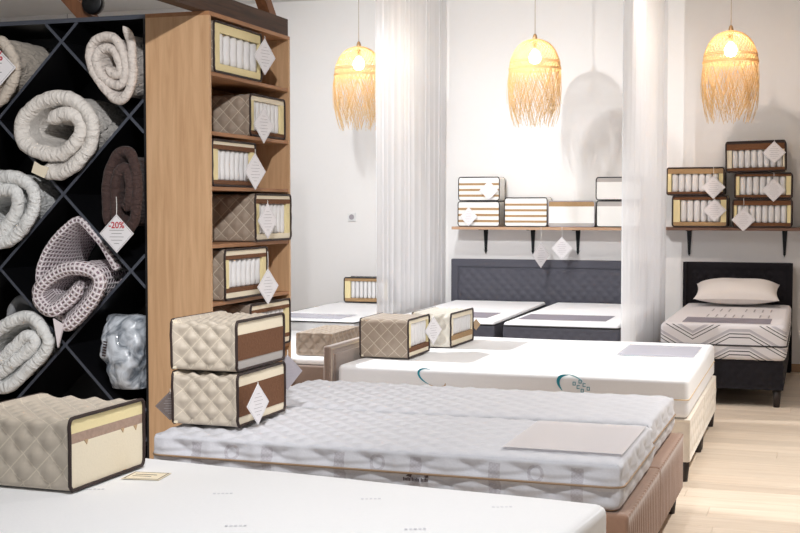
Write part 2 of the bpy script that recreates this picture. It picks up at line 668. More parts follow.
# thin boards fill the rest of the floor, out of view
MB().box(RX0, RX1, RY0, 2.3, -0.015, -0.0005).build('floor_board_field', 'oak_floor', fl)

struct(MB().box(RX0, RX1, RY1, RY1 + 0.15, -0.015, RZ).build('wall_back', 'wall'))
struct(MB().box(RX0 - 0.15, RX0, RY0, RY1 + 0.15, -0.015, RZ).build('wall_left', 'wall'))
struct(MB().box(RX1, RX1 + 0.15, RY0, RY1 + 0.15, -0.015, RZ).build('wall_right', 'wall'))
struct(MB().box(RX0 - 0.15, RX1 + 0.15, RY0, RY1 + 0.15, RZ, RZ + 0.12).build('ceiling', 'ceiling'))
struct(MB().box(RX0, RX1, RY1 - 0.014, RY1, 0.0, 0.07).build('baseboard_back', 'base'))
for o_ in (bpy.data.objects['wall_back'],):
    for x in (-7.43,):
        MB().box(x - 0.004, x + 0.004, RY1 - 0.004, RY1 + 0.01, 0.07, RZ).build('panel_joint', 'ink', o_)

so = thing('wall_socket', 'white square power socket on the white wall beside the sheer curtain', 'socket', (-4.272, RY1, 1.343))
rbox(0.085, 0.012, 0.085, 0.004).build('plate', 'socket', so, loc=(0, -0.006, -0.0425))
MB().lathe([(0.0, 0), (0.024, 0), (0.026, 0.003), (0.0, 0.003)][1:3], 20).build('socket_insert', 'greypaper', so, loc=(0, -0.012, 0), rot=(PI / 2, 0, 0))

# ------------------------------------------------------------------ shelving unit (oak)
SX0, SX1, SY0, SY1, STOP = -3.148, -2.80, 5.555, 6.545, 2.39
su = thing('shelf_unit', 'tall oak laminate shelf unit with open compartments holding mattress samples', 'shelf', (0, 0, 0))
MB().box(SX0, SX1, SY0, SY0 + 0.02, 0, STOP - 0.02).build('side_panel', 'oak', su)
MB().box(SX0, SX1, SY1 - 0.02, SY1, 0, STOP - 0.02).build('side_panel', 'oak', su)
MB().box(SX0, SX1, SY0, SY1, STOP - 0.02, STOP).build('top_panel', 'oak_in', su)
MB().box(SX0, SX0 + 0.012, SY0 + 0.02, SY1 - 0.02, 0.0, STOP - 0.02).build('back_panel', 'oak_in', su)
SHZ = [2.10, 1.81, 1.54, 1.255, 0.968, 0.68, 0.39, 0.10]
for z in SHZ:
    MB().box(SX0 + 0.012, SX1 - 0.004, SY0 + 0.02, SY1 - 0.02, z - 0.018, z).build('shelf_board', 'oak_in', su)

# ------------------------------------------------------------------ black honeycomb rack
HX0, HX1, HY0, HY1 = -4.80, -3.150, 5.56, 6.06
hr = thing('diamond_rack', 'tall black rack with diagonal dividers forming diamond cells for rolled duvets', 'rack', (0, 0, 0))
T = 0.014
MB().box(HX0, HX1, HY0, HY1, STOP - 0.022, STOP).build('top_panel', 'black', hr)
MB().box(HX0, HX1, HY0, HY1, 0.0, 0.022).build('bottom_panel', 'black', hr)
MB().box(HX0, HX0 + T, HY0, HY1, 0.022, STOP - 0.022).build('side_panel', 'black', hr)
MB().box(HX1 - T, HX1, HY0, HY1, 0.022, STOP - 0.022).build('side_panel', 'black', hr)
MB().box(HX0 + T, HX1 - T, HY1 - 0.01, HY1, 0.022, STOP - 0.022).build('back_panel', 'black', hr)
xa, xb, za, zb = HX0 + T, HX1 - T, 0.022, STOP - 0.022
edge_strips = []
for sg in (1, -1):
    for k in range(-8, 9):
        c = 2.275 + 0.77 * k
        # z = c + sg*(x+3.63)
        pts = []
        x_lo, x_hi = xa, xb
        xs = sorted([-3.63 + (za - c) / sg, -3.63 + (zb - c) / sg])
        x_lo, x_hi = max(x_lo, xs[0]), min(x_hi, xs[1])
        if x_hi - x_lo < 0.05:
            continue
        z_lo, z_hi = c + sg * (x_lo + 3.63), c + sg * (x_hi + 3.63)
        d = 0.0075 * math.sqrt(2) / 2
        nx_, nz_ = -sg * d, d
        poly = [(x_lo - nx_, z_lo - nz_), (x_hi - nx_, z_hi - nz_), (x_hi + nx_, z_hi + nz_), (x_lo + nx_, z_lo + nz_)]
        if sg < 0:
            poly = poly
        yy = HY0 + (0.0 if sg > 0 else 0.0015)
        dv = MB().prism(poly, 'Y', yy + 0.001, HY1 - 0.01).build('divider', 'black', hr)
        MB().prism(poly, 'Y', yy, yy + 0.001).build('edge_band', 'blackedge', dv)
MB().box(HX0, HX1, HY0 - 0.001, HY0, STOP - 0.022, STOP).build('edge_band', 'blackedge', hr)

# ------------------------------------------------------------------ wooden trestle frame on top
tf = thing('wooden_trestle', 'dark wooden trestle frame with slanted braces resting on top of the tall shelving', 'wooden frame', (0, 0, STOP))
MB().box(-2.89, -2.82, 4.95, 6.565, 0.0, 0.10).build('beam', 'darkwood', tf)
for bx in (-2.855,):
    # slanted brace, leaning back towards the front
    y1, y2 = 6.42, 5.71
    MB().prism([(y1, 0.10), (y1 - 0.09, 0.10), (y2 - 0.09, 0.85), (y2, 0.85)], 'X', bx - 0.03, bx + 0.03).build('brace', 'midwood', tf)
MB().prism([(-3.70, 0.0), (-3.60, 0.0), (-4.24, 0.66), (-4.34, 0.66)][::-1], 'Y', 5.90, 5.98).build('brace', 'midwood', tf)
MB().box(-4.36, -2.89, 5.90, 5.98, 0.66, 0.74).build('cross_beam', 'darkwood', tf)
MB().lathe([(0.055, -0.02), (0.06, -0.016), (0.06, 0.016), (0.055, 0.02)], 20).build('round_knob', 'black', tf, True, loc=(-3.635, 5.87, 0.125), rot=(PI / 2, 0, 0))


# ------------------------------------------------------------------ mattresses and bases
def side_quilt(c, amp, top=True, topc=None, topamp=None, soft=0.0, seed=0):
    def f(x, y, z, n):
        ax, ay, az = abs(n.x), abs(n.y), abs(n.z)
        d = 0.0
        if az >= ax and az >= ay:
            if n.z > 0 and topamp:
                d = topamp * (quilt(x, y, topc) - 1) * az ** 6
        elif ay >= ax:
            d = amp * (quilt(x, z, c) - 1) * ay ** 6
        else:
            d = amp * (quilt(y, z, c) - 1) * ax ** 6
        if soft:
            d += soft * (wob(x, y, z, 3.1, seed) - 0.5)
        return d
    return f


def bed_base(name, label, x0, x1, y0, y1, z0, z1, mat, disp=None, res=(8, 8, 4), rz=0, legs=0.06, legmat='legdark', group=None, leg_in=0.07):
    cx, cy = (x0 + x1) / 2, (y0 + y1) / 2
    t = thing(name, label, 'bed base', (cx, cy, 0), rz, group)
    sx, sy = x1 - x0, y1 - y0
    rbox(sx, sy, z1 - z0, 0.015, *res, disp=disp).build('box', mat, t, True, loc=(0, 0, z0))
    for a in (-1, 1):
        for b in (-1, 1):
            lx, ly = a * (sx / 2 - leg_in), b * (sy / 2 - leg_in)
            MB().lathe([(0.022, 0), (0.032, z0 + 0.012)], 10, lx, ly).build('leg', legmat, t, True)
    return t


def seam(parent, sx, sy, z, r, mat, name='piping', rad=0.006, off=0.0):
    pts = []
    for (cx, cy, a0) in ((sx / 2 - r, sy / 2 - r, 0), (-sx / 2 + r, sy / 2 - r, PI / 2), (-sx / 2 + r, -sy / 2 + r, PI), (sx / 2 - r, -sy / 2 + r, 1.5 * PI)):
        for i in range(6):
            a = a0 + PI / 2 * i / 5
            pts.append((cx + (r + off) * math.cos(a), cy + (r + off) * math.sin(a), z))
    # subdivide long straight runs so the tube frame stays stable
    return MB().tube(pts, rad, 6, closed=True).build(name, mat, parent, True)


def mattress(label, x0, x1, y0, y1, z0, z1, mat, r=0.05, disp=None, res=(20, 10, 4), rz=0, seam_z=None, seam_mat='pipingtan', group=None, seam_rad=0.006, vr=None):
    t = thing('mattress', label, 'mattress', ((x0 + x1) / 2, (y0 + y1) / 2, z0), rz, group)
    sx, sy = x1 - x0, y1 - y0
    rbox(sx, sy, z1 - z0, r, *res, disp=disp, k=4).build('cover', mat, t, True)
    for sz in (seam_z or []):
        seam(t, sx, sy, sz, r, seam_mat, rad=seam_rad)
    return t


# --- bed 1 : plain white bed in front
a1 = math.atan2(3.952 - 3.758, -2.237 + 0.592)   # direction of its far edge
rz1 = -(PI - a1)
dx1 = Vector((math.cos(a1), math.sin(a1)))       # points to -X
nx1 = Vector((dx1.y, -dx1.x)) * 1
if nx1.y > 0:
    nx1 = -nx1
c0 = Vector((-0.575, 3.775))
L1, W1 = 2.05, 1.62
cc = c0 + dx1 * (L1 / 2) + nx1 * (W1 / 2)
bb = thing('bed_base', 'white upholstered bed base under the plain white mattress with the foam sample', 'bed base', (cc.x, cc.y, 0), rz1)
rbox(L1 - 0.02, W1 - 0.02, 0.24, 0.015, 6, 6, 3).build('box', 'warmwhite', bb, True, loc=(0, 0, 0.10))
for a in (-1, 1):
    for b in (-1, 1):
        MB().lathe([(0.022, 0), (0.032, 0.115)], 10, a * 0.93, b * 0.72).build('leg', 'legdark', bb, True)
mt = thing('mattress', 'plain white mattress carrying a latex foam sample with bare cream side', 'mattress', (cc.x, cc.y, 0.34), rz1)
rbox(L1, W1, 0.21, 0.035, 60, 50, 5, disp=lambda x, y, z, n: 0.004 * (wob(x, y, z, 2.3) - 0.7) * (1 if n.z > 0.7 else 0.4), k=4).build('cover', 'whitecloth', mt, True)
# faint woven print words on the top
for (px, py, ang) in ((0.35, 0.55, 0.5), (-0.1, 0.42, 0.5), (0.62, 0.28, 0.5), (0.15, 0.1, 0.5), (-0.5, 0.3, 0.5), (0.75, 0.62, 0.5)):
    m_ = MB()
    for q in range(5):
        m_.box(-0.03 + q * 0.013, -0.022 + q * 0.013, -0.006, 0.006 - 0.004 * (q % 2), 0, 0.0006)
    m_.build('woven_mark', 'faint', mt, loc=(px, py, 0.2095), rot=(0, 0, ang))

# --- bed 2 : grey knit twin mattresses on brown velvet bases
R2 = math.radians(-0.8)


def b2(u, v):
    """u along the bed from its right end to the left, v away from the front"""
    return (-0.612 - u * math.cos(R2) - v * math.sin(R2), 4.355 - u * math.sin(R2) + v * math.cos(R2))


def knit_disp(seed):
    def f(x, y, z, n):
        ax, ay, az = abs(n.x), abs(n.y), abs(n.z)
        d = 0.0
        if n.z > 0.6:
            k_ = max(0.0, min(1.0, (0.35 - x) / 0.9 + 0.25))
            d = 0.016 * (quilt(x, y, 0.115) - 1) * az ** 6 * (0.35 + 0.65 * k_)
            d += 0.004 * (wob(x, y, z, 2.1, seed) - 0.5) - 0.030 * (abs(y) / 0.42) ** 9
        elif ay > ax and ay > 0.6:
            e = abs(z - 0.092)
            d = 0.026 * (quilt(x * 0.62, z, 0.12) - 1) * ay ** 6 * min(1, e / 0.02)
        elif ax > 0.6:
            e = abs(z - 0.092)
            d = 0.014 * (quilt(y * 0.62, z, 0.12) - 1) * ax ** 6 * min(1, e / 0.02)
        return d
    return f


W2 = 0.84
for i, (v0, lab, blab, shift) in enumerate((
        (0.0, 'grey knit mattress with pale sheet on top and two quilted samples at its head', 'brown ribbed velvet bed base under the grey knit mattress with two samples', 0.0),
        (0.85, 'grey knit mattress without samples, beside the one with two samples', 'brown ribbed velvet bed base under the bare grey knit mattress', 0.02))):
    LEN = 1.87
    c = b2(LEN / 2 + shift * 0 + 0.0, v0 + W2 / 2)
    t = thing('mattress', lab, 'mattress', (c[0] - (0.004 if i == 0 else 0.02), c[1], 0.372), R2)
    rbox(LEN, W2, 0.19, 0.05, 150, 70, 14, disp=knit_disp(i * 7), k=4).build('cover', 'knit', t, True)
    seam(t, LEN, W2, 0.092, 0.05, 'pipingtan', rad=0.0045, off=-0.001)
    seam(t, LEN, W2, 0.008, 0.05, 'pipingtan', rad=0.005, off=-0.028)
    if i == 0:
        # printed words and little emblem low on the front
        pr = MB()
        x = -0.0
        for wl in (5, 5, 5):
            for q in range(wl):
                pr.box(x, x + 0.0042, -0.0008, 0, 0, 0.010 + 0.003 * ((q * 7) % 3 == 0))
                x += 0.0056
            x += 0.006
        pr.build('printed_words', 'inkdark', t, loc=(0.128, -W2 / 2 - 0.0012, 0.064))
        em = MB()
        em.prism([(0, 0), (0.02, -0.004), (0.024, 0.006), (0.012, 0.010)], 'Y', 0, 0.0008)
        em.prism([(0.07, 0.004), (0.078, -0.004), (0.088, 0.0), (0.084, 0.010), (0.078, 0.004)], 'Y', 0, 0.0008)
        em.build('printed_emblem', 'inkdark', t, loc=(0.138, -W2 / 2 - 0.0016, 0.082))

    def rib(x, y, z, n):
        if abs(n.x) > 0.7:
            return 0.013 * (abs(math.sin(PI * y / 0.048)) - 1) * min(1, (0.25 - z) / 0.02 if z > 0.23 else 1)
        return 0.0
    c = b2(1.87 / 2 - 0.012, v0 + W2 / 2)
    bt = thing('bed_base', blab, 'bed base', (c[0], c[1], 0), R2)
    rbox(1.875, W2 + 0.006, 0.27, 0.015, 6, 128, 6, disp=rib).build('box', 'brownvelvet', bt, True, loc=(0, 0, 0.102))
    for a in (-1, 1):
        for b in (-1, 1):
            MB().lathe([(0.018, 0), (0.030, 0.118)], 10, a * 0.89, b * (0.35)).build('leg', 'legdark', bt, True)

sh = thing('display_sheet', 'pale pinkish display sheet lying on the grey knit mattress', 'sheet', (-0.85, 4.765, 0.5625), R2)
rbox(0.44, 0.60, 0.0014, 0.0006, 6, 6, 1, disp=None).build('sheet', 'sheetpink', sh, True)

# --- bed 3 : white double bed with cream quilted bases and taupe headboard
X0, X1 = -2.575, -0.60
for i, (ya, yb, lab) in enumerate(((6.665, 7.575, 'cream quilted velvet bed base with dark legs, next to the brown ribbed bases'),
                                   (7.580, 8.49, 'cream quilted velvet bed base with dark legs, nearer the single black bed'))):
    bed_base('bed_base', lab, X0 + 0.01, X1 + 0.005, ya, yb, 0.105, 0.333, 'creamvelvet',
             disp=side_quilt(0.13, 0.018), res=(60, 60, 18), leg_in=0.04)
hb = thing('headboard', 'low taupe velvet headboard with piped edge at the head of the white double bed', 'headboard', (-2.625, 7.58, 0))
rbox(0.045, 1.86, 0.648, 0.012, 2, 20, 8).build('panel', 'taupevelvet', hb, True)
MB().tube([(0.0225, -0.915, 0.05), (0.0225, -0.915, 0.63), (0.0225, 0.915, 0.63), (0.0225, 0.915, 0.05)], 0.006, 8).build('piping', 'taupe3', hb, True)
rbox(0.012, 1.74, 0.5, 0.005, 2, 40, 10, disp=lambda x, y, z, n: 0.0).build('inset_panel', 'taupevelvet', hb, True, loc=(0.024, 0, 0.10))
m3 = thing('mattress', 'plain white double mattress with teal printed emblems and two cut samples on top', 'mattress', ((X0 + X1) / 2, 7.56, 0.334), 0)
rbox(X1 - X0 - 0.015, 1.79, 0.211, 0.03, 60, 60, 6, disp=lambda x, y, z, n: 0.004 * (wob(x, y, z, 2.0, 3) - 0.7) * (1 if n.z > 0.7 else 0.5), k=5).build('cover', 'whitecloth', m3, True)
seam(m3, X1 - X0 - 0.015, 1.79, 0.10, 0.03, 'pipingcream', rad=0.0035, off=-0.001)
# printed emblems: oval brush ring with letters, wrapping over the front edge
fy3 = -1.79 / 2


def arc_print(parent, cx, cz, rx, rz_, a0, a1_, wmax, mat, tilt, y):
    ring = MB()
    n = 24
    for i in range(n):
        t0, t1 = a0 + (a1_ - a0) * i / n, a0 + (a1_ - a0) * (i + 1) / n
        w0 = wmax * (0.15 + 0.85 * math.sin(PI * (i + 0.5) / n))
        q = []
        for (t_, s_) in ((t0, 1), (t1, 1), (t1, -1), (t0, -1)):
            q.append(((rx + s_ * w0 / 2) * math.cos(t_), (rz_ + s_ * w0 / 2) * math.sin(t_)))
        b = len(ring.v)
        ct, st = math.cos(tilt), math.sin(tilt)
        ring.v += [(p[0] * ct - p[1] * st, 0, p[0] * st + p[1] * ct) for p in q]
        ring.f.append((b, b + 1, b + 2, b + 3))
    return ring.build('printed_ring', mat, parent, loc=(cx, y, cz))


yf = fy3 - 0.0022
arc_print(m3, 0.370, 0.145, 0.085, 0.052, PI * 0.7, PI * 1.35, 0.018, 'teal', -0.5, yf)
arc_print(m3, 0.370, 0.145, 0.088, 0.055, PI * 0.35, PI * 0.75, 0.007, 'paleteal', -0.5, yf)
lt = MB()
for r_ in range(2):
    for q in range(3):
        x_, z_ = 0.370 + q * 0.022 + r_ * 0.032, 0.168 - q * 0.018 + r_ * 0.012
        # small outlined letters, each a ring of four bars
        s_ = 0.016
        th = 0.0035
        lt.box(x_, x_ + s_, yf - 0.0006, yf, z_, z_ + th).box(x_, x_ + s_, yf - 0.0006, yf, z_ - s_, z_ - s_ + th)
        lt.box(x_, x_ + th, yf - 0.0006, yf, z_ - s_, z_)
        if q != 1:
            lt.box(x_ + s_ - th, x_ + s_, yf - 0.0006, yf, z_ - s_, z_)
lt.build('printed_letters', 'teal', m3)
arc_print(m3, -0.42, 0.160, 0.080, 0.040, PI * 0.6, PI * 1.5, 0.012, 'teal', -0.4, yf)
arc_print(m3, -0.41, 0.150, 0.075, 0.036, PI * 1.45, PI * 2.1, 0.016, 'tanprint', -0.4, yf)
for (ex, ey) in ((0.05, -0.45), (-0.1, 0.45), (0.55, 0.1), (0.2, 0.55), (-0.15, -0.1)):
    rg = MB()
    for i in range(14):
        a0_, a1_ = PI * (0.9 + 0.9 * i / 14), PI * (0.9 + 0.9 * (i + 1) / 14)
        b = len(rg.v)
        for (a_, s_) in ((a0_, 1), (a1_, 1), (a1_, -1), (a0_, -1)):
            wd_ = 0.005 * math.sin(PI * (i + 0.5) / 14)
            rg.v.append((math.cos(a_) * (0.055 + s_ * wd_), math.sin(a_) * (0.035 + s_ * wd_), 0))
        rg.f.append((b, b + 1, b + 2, b + 3))
    rg.build('printed_ring', 'paleteal', m3, loc=(ex, ey, 0.2112))
sh = thing('display_sheet', 'pale grey display sheet lying on the plain white double mattress', 'sheet', (-0.90, 7.93, 0.5465), 0.0)
rbox(0.46, 0.60, 0.0014, 0.0006, 6, 6, 1).build('sheet', 'sheetgrey', sh, True)

# --- bed 4 : twin slate beds with joint headboard
hb = thing('headboard', 'wide slate upholstered headboard with raised frame and quilted centre panel', 'headboard', (-2.315, 11.43, 0))
HW = 1.86
rbox(HW, 0.05, 0.955, 0.012, 10, 2, 8).build('panel', 'slate', hb, True)
rbox(HW - 0.16, 0.03, 0.62, 0.012, 110, 2, 40, disp=lambda x, y, z, n: (0.013 * (quilt(x, z, 0.095) - 1) if n.y < -0.7 else 0)).build('quilted_panel', 'slate', hb, True, loc=(0, -0.022, 0.255))
MB().box(-HW / 2 + 0.02, HW / 2 - 0.02, -0.034, -0.02, 0.885, 0.945).build('top_rail', 'slate', hb)
for s_ in (-1, 1):
    MB().box(s_ * (HW / 2 - 0.045) - 0.025, s_ * (HW / 2 - 0.045) + 0.025, -0.034, -0.02, 0.26, 0.883).build('side_rail', 'slate', hb)
for i, (xa_, xb_, lab, blab, rz) in enumerate((
        (-3.185, -2.305, 'white topped slate sided mattress, beside the left sheer curtain', 'slate bed base beside the sheer curtain by the wall socket', 0.8),
        (-2.235, -1.345, 'white topped slate sided mattress with a mauve display sheet', 'slate bed base with quilted front under the mauve sheet', 0.0))):
    ya, yb = 9.27, 11.36
    bed_base('bed_base', blab, xa_ + 0.01, xb_ - 0.01, ya + 0.02, yb - 0.02, 0.11, 0.355, 'slate', disp=side_quilt(0.10, 0.006), res=(40, 20, 12))
    t = thing('mattress', lab, 'mattress', ((xa_ + xb_) / 2, (ya + yb) / 2, 0.356), math.radians(rz))
    sx, sy = xb_ - xa_, yb - ya
    rbox(sx, sy, 0.19, 0.025, 60, 30, 12, disp=side_quilt(0.085, 0.006)).build('border', 'slate', t, True)
    rbox(sx - 0.012, sy - 0.012, 0.05, 0.024, 20, 30, 2, disp=lambda x, y, z, n: 0.003 * (wob(x, y, z, 3, 5) - .7)).build('top_panel', 'whitecloth', t, True, loc=(0, 0, 0.168))
    seam(t, sx, sy, 0.188, 0.03, 'pipingblack', rad=0.006, off=-0.004)
sh = thing('display_sheet', 'mauve display sheet on the slate bed by the curtain', 'sheet', (-1.83, 9.76, 0.5745))
rbox(0.68, 0.48, 0.0014, 0.0006, 6, 6, 1).build('sheet', 'sheetmauve', sh, True)
sh = thing('display_sheet', 'mauve display sheet on the slate mattress behind the two cut samples', 'sheet', (-2.72, 9.78, 0.5745))
rbox(0.60, 0.48, 0.0014, 0.0006, 6, 6, 1).build('sheet', 'sheetmauve', sh, True)

# --- bed 5 : low white bed by the wall socket
bed_base('bed_base', 'white bed base of the low bed below the wall socket', -4.37, -3.49, 9.43, 11.44, 0.10, 0.33, 'warmwhite', res=(6, 6, 3))
t = mattress('white mattress with thin dark piping below the wall socket', -4.38, -3.48, 9.42, 11.45, 0.331, 0.525, 'whitecloth', r=0.03, res=(20, 30, 4),
             disp=lambda x, y, z, n: 0.003 * (wob(x, y, z, 3, 9) - .7), seam_z=[0.183], seam_mat='pipingblack', seam_rad=0.005)
sh = thing('display_sheet', 'pale grey display sheet on the low white bed below the socket', 'sheet', (-3.98, 9.80, 0.5265))
rbox(0.62, 0.42, 0.0014, 0.0006, 6, 6, 1).build('sheet', 'sheetgrey', sh, True)

# --- bed 6 : single black bed with chevron mattress
hb = thing('headboard', 'black quilted upholstered headboard behind the white pillow', 'headboard', (-0.635, 11.43, 0))
rbox(0.92, 0.055, 0.955, 0.012, 80, 2, 76, disp=lambda x, y, z, n: (0.013 * (quilt(x, z, 0.09) - 1) if n.y < -0.7 and abs(x) < 0.40 and z < 0.90 else 0)).build('panel', 'blackfab', hb, True)
for s_ in (-1, 1):
    MB().box(s_ * 0.452 - 0.012, s_ * 0.452 + 0.012, -0.075, -0.02, 0.02, 0.955).build('side_wing', 'blackfab', hb)
bed_base('bed_base', 'black quilted single bed base with dark square legs', -1.045, -0.19, 9.36, 11.345, 0.125, 0.335, 'blackfab', disp=side_quilt(0.085, 0.013), res=(80, 40, 22), leg_in=0.05)
t = mattress('white single mattress with black chevron lines on its side', -1.065, -0.175, 9.335, 11.345, 0.336, 0.60, 'chevron', r=0.04, res=(30, 40, 6),
             disp=lambda x, y, z, n: (0.004 * (quilt(x, z if abs(n.y) > .7 else y, 0.07) - 1)), seam_z=[0.108], seam_mat='pipingblack', seam_rad=0.006)
# dashes woven across the top
for r_ in range(2):
    for q in range(8):
        if q == 5 - r_ * 2:
            continue
        MB().box(0, 0.01, 0, 0.24, 0, 0.0008).build('woven_dash', 'ink', t, loc=(-0.16 + q * 0.065, -0.45 + r_ * 0.55, 0.2642))
sh = thing('display_sheet', 'mauve display sheet at the foot of the single chevron mattress', 'sheet', (-0.60, 9.60, 0.6012))
rbox(0.62, 0.42, 0.0014, 0.0006, 6, 6, 1).build('sheet', 'sheetmauve', sh, True)


def pillow_mesh(sx, sy, sz, n=26):
    mb = MB()
    for sgn in (1, -1):
        for i in range(n + 1):
            for j in range(n + 1):
                u, v = -1 + 2 * i / n, -1 + 2 * j / n
                pin = 1 - 0.10 * (1 - u * u) * abs(v) ** 3 * 0
                x = sx / 2 * u * (1 - 0.07 * (1 - v * v) * u * u)
                y = sy / 2 * v * (1 - 0.09 * (1 - u * u) * v * v)
                hgt = (max(0, 1 - abs(u) ** 2.6) ** 0.5) * (max(0, 1 - abs(v) ** 2.6) ** 0.55)
                z = sgn * sz / 2 * hgt * (1 + 0.12 * wob(u, v, sgn, 1.6))
                if sgn < 0:
                    z *= 0.75
                mb.v.append((x, y, z))
        b = 0 if sgn > 0 else (n + 1) ** 2
        for i in range(n):
            for j in range(n):
                q = (b + i * (n + 1) + j, b + (i + 1) * (n + 1) + j, b + (i + 1) * (n + 1) + j + 1, b + i * (n + 1) + j + 1)
                mb.f.append(q if sgn > 0 else q[::-1])
    return mb


p = pillow_mesh(0.70, 0.44, 0.21).build('pillow', 'pillow', None, True, loc=(-0.62, 11.09, 0.716), rot=(math.radians(14), 0, math.radians(1)))
tag(p, 'plump white pillow lying against the black quilted headboard', 'pillow')

# --- bed 7 : brown based bed behind the shelf unit
bed_base('bed_base', 'plain brown velvet bed base behind the oak shelf unit', -4.70, -2.73, 7.24, 8.85, 0.09, 0.455, 'taupevelvet', res=(6, 6, 3))
mattress('thin white mattress behind the taupe headboard, carrying a low quilted sample', -4.69, -2.74, 7.25, 8.84, 0.456, 0.50, 'whitecloth', r=0.018, res=(20, 20, 2))


# ------------------------------------------------------------------ mattress samples
STITCH = {}


def stitched(key, c):
    """copy of a quilt cloth with the paler stitching thread along the diamond edges"""
    k_ = (key, round(c, 4))
    if k_ in STITCH:
        return STITCH[k_]
    m = M[key].copy()
    b = bsdf(m)
    old = b.inputs['Base Color'].links[0].from_socket
    uv = N(m, 'ShaderNodeUVMap')
    sx = N(m, 'ShaderNodeSeparateXYZ')
    L(m, uv.outputs[0], sx.inputs[0])
    ds_ = []
    for op in ('ADD', 'SUBTRACT'):
        q = math_node(m, op, sx.outputs[0], sx.outputs[1])
        ds_.append(math_node(m, 'PINGPONG', math_node(m, 'ADD', q, 100 * c), c / 2))
    d = math_node(m, 'MINIMUM', ds_[0], ds_[1])
    f = math_node(m, 'MULTIPLY', math_node(m, 'LESS_THAN', d, 0.0026), 0.55)
    mix = N(m, 'ShaderNodeMix', data_type='RGBA')
    L(m, f, mix.inputs[0])
    L(m, old, mix.inputs[6])
    mix.inputs[7].default_value = (*s2l((226, 214, 194)), 1)
    L(m, mix.outputs[2], b.inputs['Base Color'])
    STITCH[k_] = m
    return m


